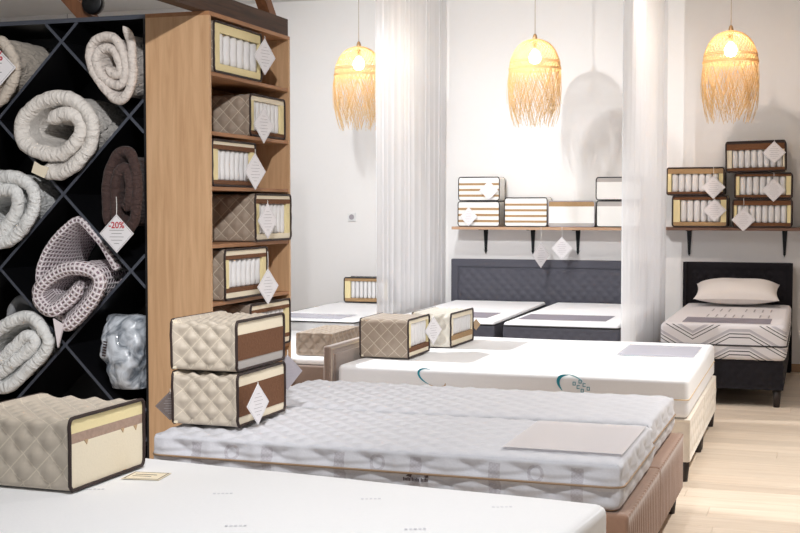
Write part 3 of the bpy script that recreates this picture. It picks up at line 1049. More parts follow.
def sample(label, W, D, Hh, layers, loc, rz, cover='taupe', pipe='piping', springs=None, qc=0.085, qa=0.009, res=0.012, group='cut mattress samples',
           side='foamyellow', rot=None, prad=0.006, r=0.03, nspr=7, pull=False, tabs=None):
    """W: width of the cut face, D: distance between the two cut faces, cut face looks along local -Y.
    layers: (z0, z1, material) in fractions; springs: (z0, z1, side_left, side_right) in fractions"""
    t = thing('mattress_sample', label, 'mattress sample', loc, rz, group, rot)
    # cover: quilted sleeve
    prof = rrect(W, Hh, r, 4)
    ring = []
    n = len(prof)
    for i in range(n):
        (p, nn), (p2, nn2) = prof[i], prof[(i + 1) % n]
        ring.append((p, nn))
        d = math.hypot(p2[0] - p[0], p2[1] - p[1])
        k = int(d / res)
        if d > r * 0.6:
            for j in range(1, k):
                f = j / k
                ring.append(((p[0] + (p2[0] - p[0]) * f, p[1] + (p2[1] - p[1]) * f), nn))
    s = 0
    arcs = []
    for i, (p, nn) in enumerate(ring):
        if i:
            q = ring[i - 1][0]
            s += math.hypot(p[0] - q[0], p[1] - q[1])
        arcs.append(s)
    mb = MB()
    UVs = []
    ny = max(3, int(D / res))
    for (p, nn), u in zip(ring, arcs):
        for j in range(ny + 1):
            v = -D / 2 + D * j / ny
            e = min(1, max(0, (D / 2 - abs(v) - 0.016)) / 0.02)
            q = quilt(u + 0.013, v + 0.02, qc)
            h = qa * (q - 1) * e - 0.002
            if nn[1] < -0.7:
                h = -0.001
            mb.v.append((p[0] + nn[0] * h, v, p[1] + nn[1] * h))
            UVs.append((u + 0.013, v + 0.02))
    nr = len(ring)
    for i in range(nr):
        i2 = (i + 1) % nr
        for j in range(ny):
            mb.f.append((i * (ny + 1) + j, i * (ny + 1) + j + 1, i2 * (ny + 1) + j + 1, i2 * (ny + 1) + j))
    mb.uv = UVs
    mb.build('cover', stitched(cover, qc), t, True)
    # core
    ins = 0.006
    yf_, yb_ = -D / 2 + 0.003, -D / 2 + 0.019
    zz = lambda f: ins + (Hh - 2 * ins) * f
    wi = W / 2 - ins
    for (f0, f1, mt_) in layers:
        nm = {'coir': 'coir_layer', 'coirtan': 'coir_layer', 'felt': 'felt_layer'}.get(mt_, 'foam_layer')
        c0_, c1_ = (r * 0.42 if f0 <= 0 else 0.0), (r * 0.42 if f1 >= 1 else 0.0)
        za_, zb_ = zz(f0), zz(f1)
        poly = []
        poly += [(-wi + c0_, za_), (wi - c0_, za_), (wi, za_ + c0_)] if c0_ else [(-wi, za_), (wi, za_)]
        poly += [(wi, zb_ - c1_), (wi - c1_, zb_), (-wi + c1_, zb_), (-wi, zb_ - c1_)] if c1_ else [(wi, zb_), (-wi, zb_)]
        if c0_:
            poly.append((-wi, za_ + c0_))
        MB().prism(poly, 'Y', yf_ - (0.002 if 'coir' in mt_ else 0), yb_).build(nm, mt_, t)
    if springs:
        f0, f1, sl, sr = springs
        z0_, z1_ = zz(f0), zz(f1)
        xl, xr = -wi + sl * W, wi - sr * W
        if sl > 0:
            MB().box(-wi, xl, yf_, yb_, z0_, z1_).build('side_foam', side, t)
        if sr > 0:
            MB().box(xr, wi, yf_, yb_, z0_, z1_).build('side_foam', side, t)
        MB().box(xl + 0.02, xr - 0.02, yf_ + 0.05, yf_ + 0.06, z0_ + 0.02, z1_ - 0.02).build('spring_block', 'spring', t)
        dw = (xr - xl) / nspr
        rad = dw / 2 * 0.97
        first = None
        hh = z1_ - z0_
        for i in range(nspr):
            if first is None:
                o = MB().lathe([(rad * 0.72, 0), (rad * 0.95, hh * 0.05), (rad, hh * 0.25), (rad * 0.94, hh * 0.5), (rad, hh * 0.75), (rad * 0.95, hh * 0.95), (rad * 0.72, hh)], 10).build('pocket_spring', 'spring', t, True)
                first = o.data
            else:
                o = link('pocket_spring', first, t)
            o.location = (xl + dw * (i + 0.5), yf_ + rad + 0.003, z0_)
    MB().box(-W / 2 + 0.006, W / 2 - 0.006, D / 2 - 0.019, D / 2 - 0.003, 0.006, Hh - 0.006).build('backing', 'foamcream', t)
    if tabs:
        for (fx, fz, sz_) in tabs:
            MB().prism([(fx * W - sz_, zz(fz)), (fx * W + sz_, zz(fz)), (fx * W + sz_ * 0.3, zz(fz) - sz_ * 1.5)], 'Y', yf_ - 0.002, yf_ + 0.001).build('glue_tab', 'tanprint', t)
    # piping around both cut faces
    pp = [(p[0][0], p[0][1]) for p in rrect(W, Hh, r, 5)]
    for y in (-D / 2, D / 2):
        jit = random.Random(int(W * 1000 + y * 100))
        MB().tube([(a, y + jit.uniform(-0.0015, 0.0015), max(prad, min(Hh - prad, b))) for a, b in
                   [(a_ * (1 - prad / W), b_) for a_, b_ in dense(pp, 0.03)]], prad, 8, closed=True).build('piping', pipe, t, True)
    if pull:
        MB().box(-0.015, 0.025, -D / 2 - 0.012, -D / 2 + 0.02, Hh - 0.002, Hh + 0.008).build('zip_pull', pipe, t, loc=(W * 0.3, 0, 0))
    return t


def dense(pp, step):
    out = []
    n = len(pp)
    for i in range(n):
        a, b = pp[i], pp[(i + 1) % n]
        d = math.hypot(b[0] - a[0], b[1] - a[1])
        k = max(1, int(d / step))
        for j in range(k):
            f = j / k
            out.append((a[0] + (b[0] - a[0]) * f, a[1] + (b[1] - a[1]) * f))
    return out


RX = PI / 2   # turn the cut face to +X
G_SH = 'mattress samples in the oak shelf unit'
lay_full = [(0, 0.13, 'foamcream'), (0.13, 0.22, 'coir'), (0.80, 0.88, 'coir'), (0.88, 1, 'foamcream')]
spr_full = (0.22, 0.80, 0.10, 0.10)


def shelf_sample(label, y0, y1, z, h, layers, springs, px=-2.80, D=0.27, **kw):
    return sample(label, y1 - y0, D, h, layers, (px - D / 2 - 0.012, (y0 + y1) / 2, z + 0.001), RX, cover=kw.pop('cover', 'taupe3'), springs=springs, group=G_SH, res=0.0095, qa=0.011, qc=0.088, **kw)


shelf_sample('yellow foam framed mattress sample alone on the topmost shelf', 5.605, 6.17, 2.10, 0.256, [(0, 0.17, 'foamyellow'), (0.80, 1, 'foamyellow')], (0.17, 0.80, 0.12, 0.03), px=-2.79, nspr=6)
shelf_sample('brown quilted mattress sample on the second shelf from the top', 6.04, 6.50, 1.81, 0.226, [(0, 0.12, 'coir'), (0.86, 1, 'foamcream')], (0.12, 0.86, 0.11, 0.11))
shelf_sample('mattress sample pushed against the panel on the third shelf from the top', 5.60, 6.11, 1.54, 0.237, [(0, 0.12, 'coir'), (0.80, 0.90, 'coir'), (0.90, 1, 'foamcream')], (0.12, 0.80, 0.13, 0.10), nspr=7)
shelf_sample('mattress sample on the fourth shelf jutting past the oak edge', 6.045, 6.52, 1.255, 0.257, [(0, 0.14, 'foamcream'), (0.80, 0.90, 'coir'), (0.90, 1, 'foamcream')], (0.14, 0.80, 0.11, 0.11), px=-2.775, r=0.03)
shelf_sample('mattress sample on the fifth shelf with brown coir strips above and below springs', 5.69, 6.206, 0.968, 0.262, lay_full, spr_full, px=-2.78, nspr=7, r=0.028)
shelf_sample('lowest visible mattress sample in the shelf unit, behind the stacked samples', 5.98, 6.504, 0.68, 0.252, lay_full, spr_full, px=-2.775, r=0.03)

# on the grey knit bed
sample('quilted taupe mattress sample with brown coir core, under another on the knit mattress', 0.46, 0.29, 0.218,
       [(0, 0.17, 'foamcream'), (0.17, 0.76, 'coir'), (0.76, 1, 'foamcream')], (-2.300, 4.735, 0.5635), RX + R2, group='coir samples on the knit mattress', res=0.0085, qa=0.021)
sample('quilted taupe mattress sample with brown coir core, stacked on top of another', 0.46, 0.29, 0.208,
       [(0, 0.20, 'foamgrey'), (0.20, 0.72, 'coir'), (0.72, 1, 'foamcream')], (-2.302, 4.732, 0.7845), RX + R2, group='coir samples on the knit mattress', res=0.0085, qa=0.021, r=0.03)

# on the white front bed
sample('large quilted mattress sample with yellow foam, felt strip and bare cream core', 0.445, 0.40, 0.238,
       [(0, 0.64, 'foamcream'), (0.64, 0.78, 'felt'), (0.78, 1, 'foamyellow')], (-2.378, 3.583, 0.5515), RX - 0.02, res=0.012, qc=0.098, qa=0.017,
       tabs=[(-0.28, 0.65, 0.011), (0.2, 0.65, 0.01), (0.38, 0.64, 0.012), (0.22, 0.03, 0.009)], cover='taupe', r=0.03)

# on the white double bed
sample('taupe mattress sample with brown strip beside the taupe headboard', 0.43, 0.30, 0.235,
       [(0, 0.13, 'foamcream'), (0.13, 0.25, 'coir'), (0.88, 1, 'foamcream')], (-2.405, 7.225, 0.547), RX, cover='taupe3', springs=(0.25, 0.88, 0.13, 0.06), res=0.011, nspr=6, qa=0.006)
sample('pale quilted mattress sample with tan strip, second from the taupe headboard', 0.50, 0.26, 0.222,
       [(0, 0.18, 'foamcream'), (0.18, 0.33, 'coirtan'), (0.84, 1, 'foamcream')], (-2.30, 7.90, 0.547), RX - 0.03, cover='taupe2', springs=(0.33, 0.84, 0.12, 0.04), res=0.010, nspr=8, qa=0.013, side='foamcream', r=0.03)
# on the thin bed behind
ls = thing('mattress_sample', 'low quilted mattress sample lying behind the taupe headboard', 'mattress sample', (-2.995, 7.62, 0.501), 0.03)
rbox(0.255, 0.56, 0.150, 0.02, 30, 60, 18, disp=side_quilt(0.08, 0.018, topc=0.09, topamp=0.016)).build('cover', 'taupe3', ls, True)

# on the low white bed
sample('mattress sample with yellow foam edge at the head of the low white bed', 0.46, 0.16, 0.245,
       [(0, 0.16, 'coirtan'), (0.86, 1, 'coirtan')], (-4.045, 11.36, 0.5265), 0, cover='slate', springs=(0.16, 0.86, 0.13, 0.12), res=0.03, nspr=8, pipe='pipingblack', prad=0.006)

# ------------------------------------------------------------------ wall shelves
def wall_shelf(label, x0, x1, z, brackets, mat):
    t = thing('wall_shelf', label, 'shelf', ((x0 + x1) / 2, RY1, z), 0)
    cx = (x0 + x1) / 2
    MB().box(x0 - cx, x1 - cx, -0.27, 0.0, -0.026, 0).build('board', mat, t)
    for bx in brackets:
        m_ = MB()
        b_ = bx - cx
        m_.prism([(b_ - 0.022, -0.026), (b_ - 0.010, -0.235), (b_ + 0.010, -0.235), (b_ + 0.022, -0.026)], 'Y', -0.009, 0)
        m_.box(b_ - 0.011, b_ + 0.011, -0.24, 0, -0.032, -0.026)
        m_.prism([(b_ - 0.011, -0.235), (b_ - 0.020, -0.215), (b_, -0.26), (b_ + 0.020, -0.215), (b_ + 0.011, -0.235)][::-1], 'Y', -0.009, 0)
        m_.build('bracket', 'blackmetal', t)
    return t


SZ = 1.262
wall_shelf('pale wooden wall shelf on black brackets above the wide slate headboard', -3.19, -1.42, SZ - 0.003, [-2.93, -2.48, -2.06, -1.62], 'shelfwood2')
wall_shelf('brown wooden wall shelf on black brackets above the black headboard', -1.30, 0.45, SZ, [-1.06, -0.245, 0.3], 'shelfwood')

WG1 = 'mattress samples on the pale wall shelf'
strips = lambda n, m_: sum([[(i / n, (i + 0.62) / n, 'foamwhite'), ((i + 0.62) / n, (i + 1) / n, m_)] for i in range(n)], [])[:-1] + [((n - 0.38) / n, 1, 'foamwhite')]


def wall_sample(label, x0, x1, z, h, layers, springs=None, group=WG1, D=0.22, yaw=0, tilt=0, **kw):
    return sample(label, x1 - x0, D, h, layers, ((x0 + x1) / 2, 11.24 + D / 2 - 0.012, z), yaw, springs=springs, group=group, res=0.035,
                  rot=(0, tilt, yaw) if tilt else None, **kw)


z0 = SZ - 0.002
wall_sample('white sample with thin brown strips, bottom of the pale shelf stack by the curtain', -3.13, -2.735, z0, 0.234, strips(4, 'coirtan'), pipe='pipingblack', prad=0.0045, r=0.03, cover='foamwhite')
wall_sample('white sample with thin brown strips stacked atop its twin on the pale shelf', -3.125, -2.735, z0 + 0.2355, 0.222, strips(4, 'coirtan'), pipe='pipingblack', prad=0.0045, r=0.03, cover='foamwhite')
wall_sample('sample of alternating white foam and thick brown coir strips on the pale shelf', -2.69, -2.292, z0, 0.268, strips(5, 'coirtan'), pipe='pipingblack', prad=0.0045, r=0.03, cover='foamwhite')
wall_sample('white cored sample with tan top strip and grey base on the pale shelf', -2.285, -1.862, z0, 0.236, [(0, 0.13, 'foamgrey'), (0.13, 0.80, 'foamwhite'), (0.80, 1, 'coirtan')], pipe='greypaper', prad=0.0045, r=0.03, cover='foamwhite')
wall_sample('white sample with grey top strip, lower of the two by the right curtain', -1.85, -1.45, z0, 0.238, [(0, 0.80, 'foamwhite'), (0.80, 1, 'foamgrey')], pipe='pipingblack', prad=0.0045, r=0.03, cover='foamwhite')
wall_sample('white sample with grey top strip, upper of the two by the right curtain', -1.855, -1.45, z0 + 0.2395, 0.208, [(0, 0.80, 'foamwhite'), (0.80, 1, 'foamgrey')], pipe='pipingblack', prad=0.0045, r=0.03, cover='foamwhite')
WG2 = 'pocket spring samples on the brown wall shelf'
z0 = SZ + 0.001
kw = dict(group=WG2, cover='taupe3', prad=0.007, r=0.03)
wall_sample('pocket spring sample at the curtain end of the brown shelf, lower one', -1.185, -0.715, z0, 0.277, [(0, 0.15, 'coirtan'), (0.88, 1, 'coir')], (0.15, 0.88, 0.13, 0.11), nspr=6, **kw)
wall_sample('pocket spring sample at the curtain end of the brown shelf, upper one', -1.235, -0.745, z0 + 0.2785, 0.245, [(0, 0.10, 'coir'), (0.78, 1, 'coirtan')], (0.10, 0.78, 0.07, 0.08), nspr=7, **kw)
wall_sample('pocket spring sample at the bottom of the stack of three', -0.673, -0.182, z0, 0.245, [(0, 0.15, 'coir'), (0.80, 1, 'coir')], (0.15, 0.80, 0.06, 0.07), nspr=8, **kw)
wall_sample('pocket spring sample in the middle of the stack of three', -0.658, -0.184, z0 + 0.2465, 0.225, [(0, 0.13, 'coir'), (0.88, 1, 'coir')], (0.13, 0.88, 0.07, 0.09), nspr=7, **kw)
wall_sample('pocket spring sample on top of the stack of three', -0.733, -0.236, z0 + 0.477, 0.268, [(0, 0.12, 'coir'), (0.72, 0.92, 'coir'), (0.92, 1, 'piping')], (0.12, 0.72, 0.09, 0.04), nspr=8, tilt=math.radians(-1.2), side='foamcream', **kw)


# ------------------------------------------------------------------ price tags
def text_mesh(body, size):
    cu = bpy.data.curves.new('t', 'FONT')
    cu.body = body
    cu.size = size
    cu.align_x = 'CENTER'
    cu.offset = size * 0.02
    tob = bpy.data.objects.new('t', cu)
    COL.objects.link(tob)
    bpy.context.view_layer.update()
    dg = bpy.context.evaluated_depsgraph_get()
    me = bpy.data.meshes.new_from_object(tob.evaluated_get(dg))
    bpy.data.objects.remove(tob)
    return me


TAG_ME = {}


def price_tag(label, top, string, size, rz, mat='paper', pct=False, twist=0.0, swing=0.0, group='diamond price tags'):
    """diamond card hanging by a string from the point top; faces local -Y"""
    t = thing('price_tag', label, 'price tag', top, rz, group, (swing, 0, rz))
    d = size / math.sqrt(2)
    key = (round(size, 4), mat, pct)
    cz = -string - d
    if key not in TAG_ME:
        poly = [(0, -d), (d, 0), (0, d), (-d, 0)]
        c = MB().prism(poly, 'Y', -0.0012, 0.0012).build('card', mat, t)
        p_ = MB()
        rows = 7
        for i in range(rows):
            zz = d * (0.5 - i * 0.17)
            if pct and i < 2:
                continue
            hw = (d - abs(zz)) * (0.5 if i % 3 else 0.3)
            p_.box(-hw, hw, -0.0006, 0, zz, zz + 0.018 * d)
        # border line printed inside the edge
        e = d * 0.93
        for (a, b) in (((0, -e), (e, 0)), ((e, 0), (0, e)), ((0, e), (-e, 0)), ((-e, 0), (0, -e))):
            bi = len(p_.v)
            k = 0.985
            p_.v += [(a[0], -0.0002, a[1]), (b[0], -0.0002, b[1]), (b[0] * k, -0.0002, b[1] * k), (a[0] * k, -0.0002, a[1] * k)]
            p_.f.append((bi, bi + 1, bi + 2, bi + 3))
        q = p_.build('print', 'inkdark' if pct else 'ink', t)
        s_ = MB().tube([(0, 0, 0), (0.002, 0, -string * 0.5), (0, 0, -string - 0.012)], 0.0018, 5).build('string', 'string', t)
        TAG_ME[key] = (c.data, q.data)
    else:
        cm, qm = TAG_ME[key]
        c = link('card', cm, t)
        q = link('print', qm, t)
        MB().tube([(0, 0, 0), (0.002, 0, -string * 0.5), (0, 0, -string - 0.012)], 0.0018, 5).build('string', 'string', t)
    c.location = (0, 0, cz)
    q.location = (0, -0.0014, cz)
    if twist:
        for o in (c, q):
            o.rotation_euler = (0, twist, 0)
    if pct:
        me = text_mesh('-20%', d * 0.46)
        me.materials.append(M['inkred'])
        o = link('printed_percent', me, t, (0, -0.0022, cz + d * 0.28), (PI / 2, 0, 0))
    return t


# brown wall shelf
for (lab, px_, z_, st, sz_) in (
        ('white diamond price tag hanging on the top sample of the stack of three', -0.335, 2.03, 0.03, 0.137),
        ('white diamond price tag hanging on the middle sample of the stack of three', -0.335, 1.735, 0.05, 0.142),
        ('white diamond price tag hanging on the bottom sample of the stack of three', -0.58, 1.515, 0.085, 0.142),
        ('white diamond price tag on the upper sample at the curtain end of the brown shelf', -0.833, 1.785, 0.075, 0.142),
        ('white diamond price tag on the lower sample at the curtain end of the brown shelf', -0.823, 1.54, 0.028, 0.142)):
    price_tag(lab, (px_, 11.207 if st != 0.075 else 11.19, z_), st, sz_, 0.1, group='price tags on the brown wall shelf')
# pale wall shelf
price_tag('white price tag on the upper thin striped sample of the pale shelf', (-2.83, 11.205, 1.70), 0.02, 0.125, 0.05, group='price tags on the pale wall shelf')
price_tag('white price tag on the lower thin striped sample of the pale shelf', (-3.02, 11.205, 1.46), 0.02, 0.125, -0.15, group='price tags on the pale wall shelf')
price_tag('white price tag hanging on a string below the pale shelf under thick striped sample', (-2.345, 11.212, 1.262), 0.14, 0.165, 1.05, group='price tags on the pale wall shelf')
price_tag('white price tag hanging on a string below the pale shelf under tan topped sample', (-2.155, 11.212, 1.262), 0.09, 0.145, 0.6, group='price tags on the pale wall shelf')
# oak shelf unit, faces turned towards +X
TG = 'price tags on the shelf unit samples'
tagrows = (('white diamond price tag on the yellow foam sample of the topmost shelf', 6.10, 2.335, 0.012, 0.135, -0.2, -2.752),
           ('white diamond price tag on the sample of the second shelf', 6.11, 1.985, 0.02, 0.135, -0.15, -2.765),
           ('white diamond price tag on the sample of the third shelf', 6.00, 1.74, 0.02, 0.135, -0.18, -2.765),
           ('white diamond price tag on the sample of the fourth shelf', 6.11, 1.475, 0.012, 0.135, -0.15, -2.745),
           ('white diamond price tag on the sample of the fifth shelf', 6.11, 1.205, 0.09, 0.135, -0.2, -2.745))
for (lab, y_, z_, st, sz_, tw, x_) in tagrows:
    price_tag(lab, (x_, y_, z_), st, sz_, RX + tw, group=TG)
# duvet tags
price_tag('white diamond tag reading -20% on the dark brown rolled duvet', (-3.258, 5.450, 1.49), 0.085, 0.135, 0.0, pct=True, group='discount tags')
price_tag('white diamond tag reading -20% on the beige rolled duvet in the upper corner cell', (-3.955, 5.435, 2.285), 0.01, 0.19, 0.1, pct=True, group='discount tags')
# bed samples
price_tag('white price tag leaning on the lower coir sample of the knit mattress', (-2.106, 4.585, 0.74), 0.005, 0.118, RX - 0.12, swing=0.0, group='price tags on bed samples')
price_tag('grey price tag hanging behind the upper coir sample', (-2.150, 4.985, 0.825), 0.02, 0.108, RX - 0.6, mat='greypaper', group='price tags on bed samples')
price_tag('dark price tag corner peeking out at the headboard side of the coir samples', (-2.487, 4.56, 0.70), 0.01, 0.085, 0.4, mat='darkpaper', group='price tags on bed samples')
price_tag('white price tag between the two cut samples of the white double bed', (-2.232, 7.45, 0.775), 0.01, 0.125, RX - 0.35, group='price tags on bed samples')
price_tag('small tan price tag at the far end of the pale quilted sample', (-2.150, 8.175, 0.70), 0.01, 0.055, RX - 0.6, mat='tanprint', group='price tags on bed samples')
# paper strip lying on the front bed
ps = thing('paper_label', 'small pinkish paper label lying flat on the white front mattress', 'label', (-2.085, 3.66, 0.5515), 0.12)
MB().box(-0.065, 0.065, -0.055, 0.055, 0, 0.0015).build('paper', 'foamcream', ps)
fr = MB()
fr.box(-0.06, 0.06, -0.05, -0.047, 0.0015, 0.002).box(-0.06, 0.06, 0.047, 0.05, 0.0015, 0.002).box(-0.06, -0.057, -0.05, 0.05, 0.0015, 0.002).box(0.057, 0.06, -0.05, 0.05, 0.0015, 0.002)
fr.box(-0.045, 0.03, 0.012, 0.018, 0.0015, 0.002).box(-0.045, 0.02, -0.012, -0.007, 0.0015, 0.002)
fr.build('print', 'inkdark', ps)


# ------------------------------------------------------------------ rolled duvets in the rack
def catmull(pts, n):
    P = [Vector((p[0], p[1])) for p in pts]
    P = [P[0] * 2 - P[1]] + P + [P[-1] * 2 - P[-2]]
    out = []
    m = len(P) - 3
    per = 14
    for i in range(m):
        p0, p1, p2, p3 = P[i:i + 4]
        for j in range(per):
            t = j / per
            out.append(0.5 * ((2 * p1) + (-p0 + p2) * t + (2 * p0 - 5 * p1 + 4 * p2 - p3) * t * t + (-p0 + 3 * p1 - 3 * p2 + p3) * t ** 3))
    out.append(P[-2])
    # resample by length
    acc = [0]
    for a, b in zip(out, out[1:]):
        acc.append(acc[-1] + (b - a).length)
    tot = acc[-1]
    res = []
    k = 0
    for i in range(n + 1):
        s = tot * i / n
        while k < len(acc) - 2 and acc[k + 1] < s:
            k += 1
        f = (s - acc[k]) / max(1e-6, acc[k + 1] - acc[k])
        res.append(out[k].lerp(out[k + 1], min(1, max(0, f))))
    return res, tot


def roll_sheet(pts, thick, length, seed=0, shrink=0.21, sc=(0, 0), pucker=0.18, tele=0.0, qc=0.11, n=None, taper_end=True):
    """a padded sheet following a 2D centreline (x,z), extruded along y from 0 to length"""
    cl, tot = catmull(pts, n or int(60 + 40 * len(pts) / 10))
    n = len(cl)
    mb = MB()
    mb.uv = []
    h0 = thick / 2
    # cross-section ring in (y, normal)
    ring = []
    for i in range(7):
        a = PI / 2 + PI * i / 6
        ring.append((h0 + h0 * math.cos(a), math.sin(a), 0))   # front round edge
    ny = 9
    for j in range(1, ny):
        ring.append((h0 + (length - 2 * h0) * j / ny, -1, 0))
    for i in range(5):
        a = -PI / 2 + PI * i / 4
        ring.append((length - h0 + h0 * math.cos(a), math.sin(a), 0))
    for j in range(ny - 1, 0, -1):
        ring.append((h0 + (length - 2 * h0) * j / ny, 1, 0))
    R = len(ring)
    arc_ = [0.0]
    for (ya_, ka_, _), (yb2_, kb_, _) in zip(ring, ring[1:]):
        arc_.append(arc_[-1] + math.hypot(yb2_ - ya_, (kb_ - ka_) * h0))
    for i, p in enumerate(cl):
        t = (cl[min(i + 1, n - 1)] - cl[max(i - 1, 0)]).normalized()
        nn = Vector((-t.y, t.x))
        s = tot * i / (n - 1)
        endf = min(1.0, math.sqrt(max(0.02, min(s, tot - s) / h0))) if taper_end else 1
        for ri, (y, k, _) in enumerate(ring):
            q = quilt(s, y, qc)
            front = max(0, 1 - y / (h0 * 2.5))
            wr = 1 + pucker * (q - 0.8) + 0.30 * pucker * 2 * wob(s * 4, y * 3, k, 3.3, seed) + pucker * front * 0.9 * wob(s * 30, y, 0, 1.0, seed)
            d = k * h0 * wr * endf
            jx = 0.012 * wob(s * 2, y * 2.2, 0, 1.7, seed + 3)
            jz = 0.012 * wob(s * 2, y * 2.2, 5, 1.7, seed + 9)
            yo = tele * (1 - s / tot) + 0.012 * wob(s * 6, 0, 0, 1.2, seed + 20) + 0.004 * wob(s * 30, 0, 0, 1.1, seed)
            kk = min(1, max(0, (y - 0.03) / 0.055))
            kk = 1 - shrink * kk * kk * (3 - 2 * kk)
            vx, vz = p.x + nn.x * d + jx * min(1, y / 0.1), p.y + nn.y * d + jz * min(1, y / 0.1)
            mb.v.append((sc[0] + (vx - sc[0]) * kk, y + yo, sc[1] + (vz - sc[1]) * kk))
            mb.uv.append((s, arc_[ri]))
    for i in range(n - 1):
        for k in range(R):
            k2 = (k + 1) % R
            mb.f.append((i * R + k, i * R + k2, (i + 1) * R + k2, (i + 1) * R + k))
    mb.f.append(tuple(range(R))[::-1])
    mb.f.append(tuple((n - 1) * R + k for k in range(R)))
    return mb


def rel(pts, cx, cz, kx=1.0, kz=1.0):
    return [((x - cx) * kx, (z - cz) * kz) for x, z in pts]


GR = 'rolled duvets in the black diamond rack'
PA = [(-3.204, 2.331), (-3.17, 2.251), (-3.158, 2.146), (-3.167, 2.042), (-3.208, 1.973), (-3.268, 1.966), (-3.337, 2.021), (-3.407, 2.111), (-3.431, 2.191), (-3.405, 2.26), (-3.334, 2.284), (-3.264, 2.268), (-3.22, 2.201), (-3.201, 2.113), (-3.227, 2.044), (-3.297, 2.046), (-3.367, 2.101), (-3.386, 2.181), (-3.345, 2.227), (-3.28, 2.212), (-3.241, 2.149), (-3.236, 2.097), (-3.281, 2.094), (-3.321, 2.13)]
PB = [(-3.722, 1.634), (-3.63, 1.608), (-3.53, 1.644), (-3.438, 1.746), (-3.422, 1.861), (-3.498, 1.954), (-3.61, 1.991), (-3.739, 1.96), (-3.834, 1.87), (-3.829, 1.771), (-3.728, 1.714), (-3.614, 1.706), (-3.529, 1.754), (-3.486, 1.832), (-3.52, 1.894), (-3.604, 1.902), (-3.683, 1.867)]
PC = [(-4.162, 1.489), (-4.046, 1.576), (-3.91, 1.594), (-3.81, 1.565), (-3.761, 1.498), (-3.779, 1.402), (-3.859, 1.306), (-3.949, 1.257), (-4.052, 1.266), (-4.142, 1.343), (-4.152, 1.44), (-4.047, 1.508), (-3.911, 1.527), (-3.861, 1.498), (-3.868, 1.431), (-3.948, 1.325), (-4.006, 1.296)]
PF = [(-4.131, 0.515), (-3.952, 0.51), (-3.833, 0.591), (-3.701, 0.721), (-3.714, 0.808), (-3.799, 0.881), (-3.902, 0.859), (-4.021, 0.786), (-4.128, 0.681), (-4.129, 0.604), (-4.025, 0.57), (-3.906, 0.638), (-3.773, 0.744), (-3.816, 0.78), (-3.904, 0.714), (-3.994, 0.635)]
PE = [(-3.595, 0.826), (-3.512, 0.879), (-3.397, 1.009), (-3.388, 1.094), (-3.484, 1.135), (-3.616, 1.112), (-3.724, 1.031), (-3.726, 0.959), (-3.651, 0.918), (-3.552, 0.978), (-3.485, 1.05)]
PEO = [(-3.60, 0.845), (-3.74, 0.93), (-3.785, 1.059), (-3.75, 1.203), (-3.645, 1.319), (-3.546, 1.375), (-3.46, 1.30), (-3.38, 1.20), (-3.33, 1.12)]
PD = [(-3.348, 1.352), (-3.354, 1.453), (-3.339, 1.577), (-3.255, 1.676), (-3.154, 1.714), (-3.03, 1.685), (-2.982, 1.541), (-3.021, 1.376), (-3.133, 1.331), (-3.233, 1.397), (-3.257, 1.509), (-3.206, 1.609), (-3.118, 1.63), (-3.056, 1.541), (-3.095, 1.442), (-3.157, 1.453)]
PG = [(-4.182, 2.11), (-4.094, 2.251), (-3.965, 2.282), (-3.899, 2.236), (-3.867, 2.142), (-3.902, 2.044), (-3.988, 1.967), (-4.099, 1.984), (-4.14, 2.072), (-4.069, 2.178), (-3.967, 2.203), (-3.934, 2.138), (-3.97, 2.053), (-4.037, 2.055)]


def duvet(label, pts, c, thick, mat, seed, kx=1, kz=1, length=0.5, y=5.475, **kw):
    t = thing('rolled_duvet', label, 'duvet', (c[0], y, c[1]), 0, GR)
    cc_ = kw.pop('cell', c)
    roll_sheet(rel(pts, c[0], c[1], kx, kz), thick, length, seed, sc=(cc_[0] - c[0], cc_[1] - c[1]), **kw).build('roll', mat, t, True)
    return t


duvet('oatmeal rolled duvet with an upright loose flap beside the oak panel', PA, (-3.40, 2.13), 0.050, 'duvetA', 1, kx=0.88, kz=0.97, cell=(-3.29, 2.17))
db = duvet('large ivory rolled duvet with a yellowed care label on its lower end', PB, (-3.63, 1.80), 0.084, 'duvetB', 2, cell=(-3.63, 1.89))
MB().prism([(-0.125, -0.185), (-0.05, -0.215), (-0.025, -0.16), (-0.07, -0.15), (-0.105, -0.13)], 'Y', -0.006, -0.002).build('care_label', 'foamcream', db)
duvet('white rolled duvet in the cell below the beige tagged roll', PC, (-3.96, 1.42), 0.078, 'duvetC', 3, cell=(-4.02, 1.51))
duvet('dark brown rolled duvet with a discount tag', PD, (-3.36, 1.50), 0.060, 'duvetD', 4, kx=0.46, y=5.50, cell=(-3.27, 1.50))
duvet('beige rolled duvet with a discount tag in the upper corner cell', PG, (-4.02, 2.12), 0.070, 'duvetG', 5, cell=(-4.02, 2.26))
duvet('white rolled duvet in the bottom cell below the lilac blanket', PF, (-3.93, 0.70), 0.074, 'duvetC', 6, length=0.26, cell=(-4.02, 0.74))
t = thing('rolled_blanket', 'lilac waffle knit rolled blanket with a pointed corner', 'blanket', (-3.56, 5.455, 1.08), 0)
roll_sheet(rel(PE, -3.56, 1.08), 0.078, 0.5, 7, pucker=0.10, tele=-0.0, sc=(-0.07, 0.05)).build('roll', 'waffle', t, True)
roll_sheet(rel(PEO, -3.56, 1.08), 0.040, 0.42, 8, pucker=0.08, shrink=0.08, sc=(-0.07, 0.05)).build('outer_fold', 'waffle', t, True, loc=(0, 0.10, 0))
MB().prism([(-0.065, -0.20), (-0.005, -0.23), (-0.04, -0.345)], 'Y', -0.008, 0.004).build('corner_tip', 'waffle', t)
t = thing('rolled_duvet', 'grey duvet bundle tucked behind the white roll in the bottom cell', 'duvet', (-4.02, 5.77, 0.90), 0, GR)
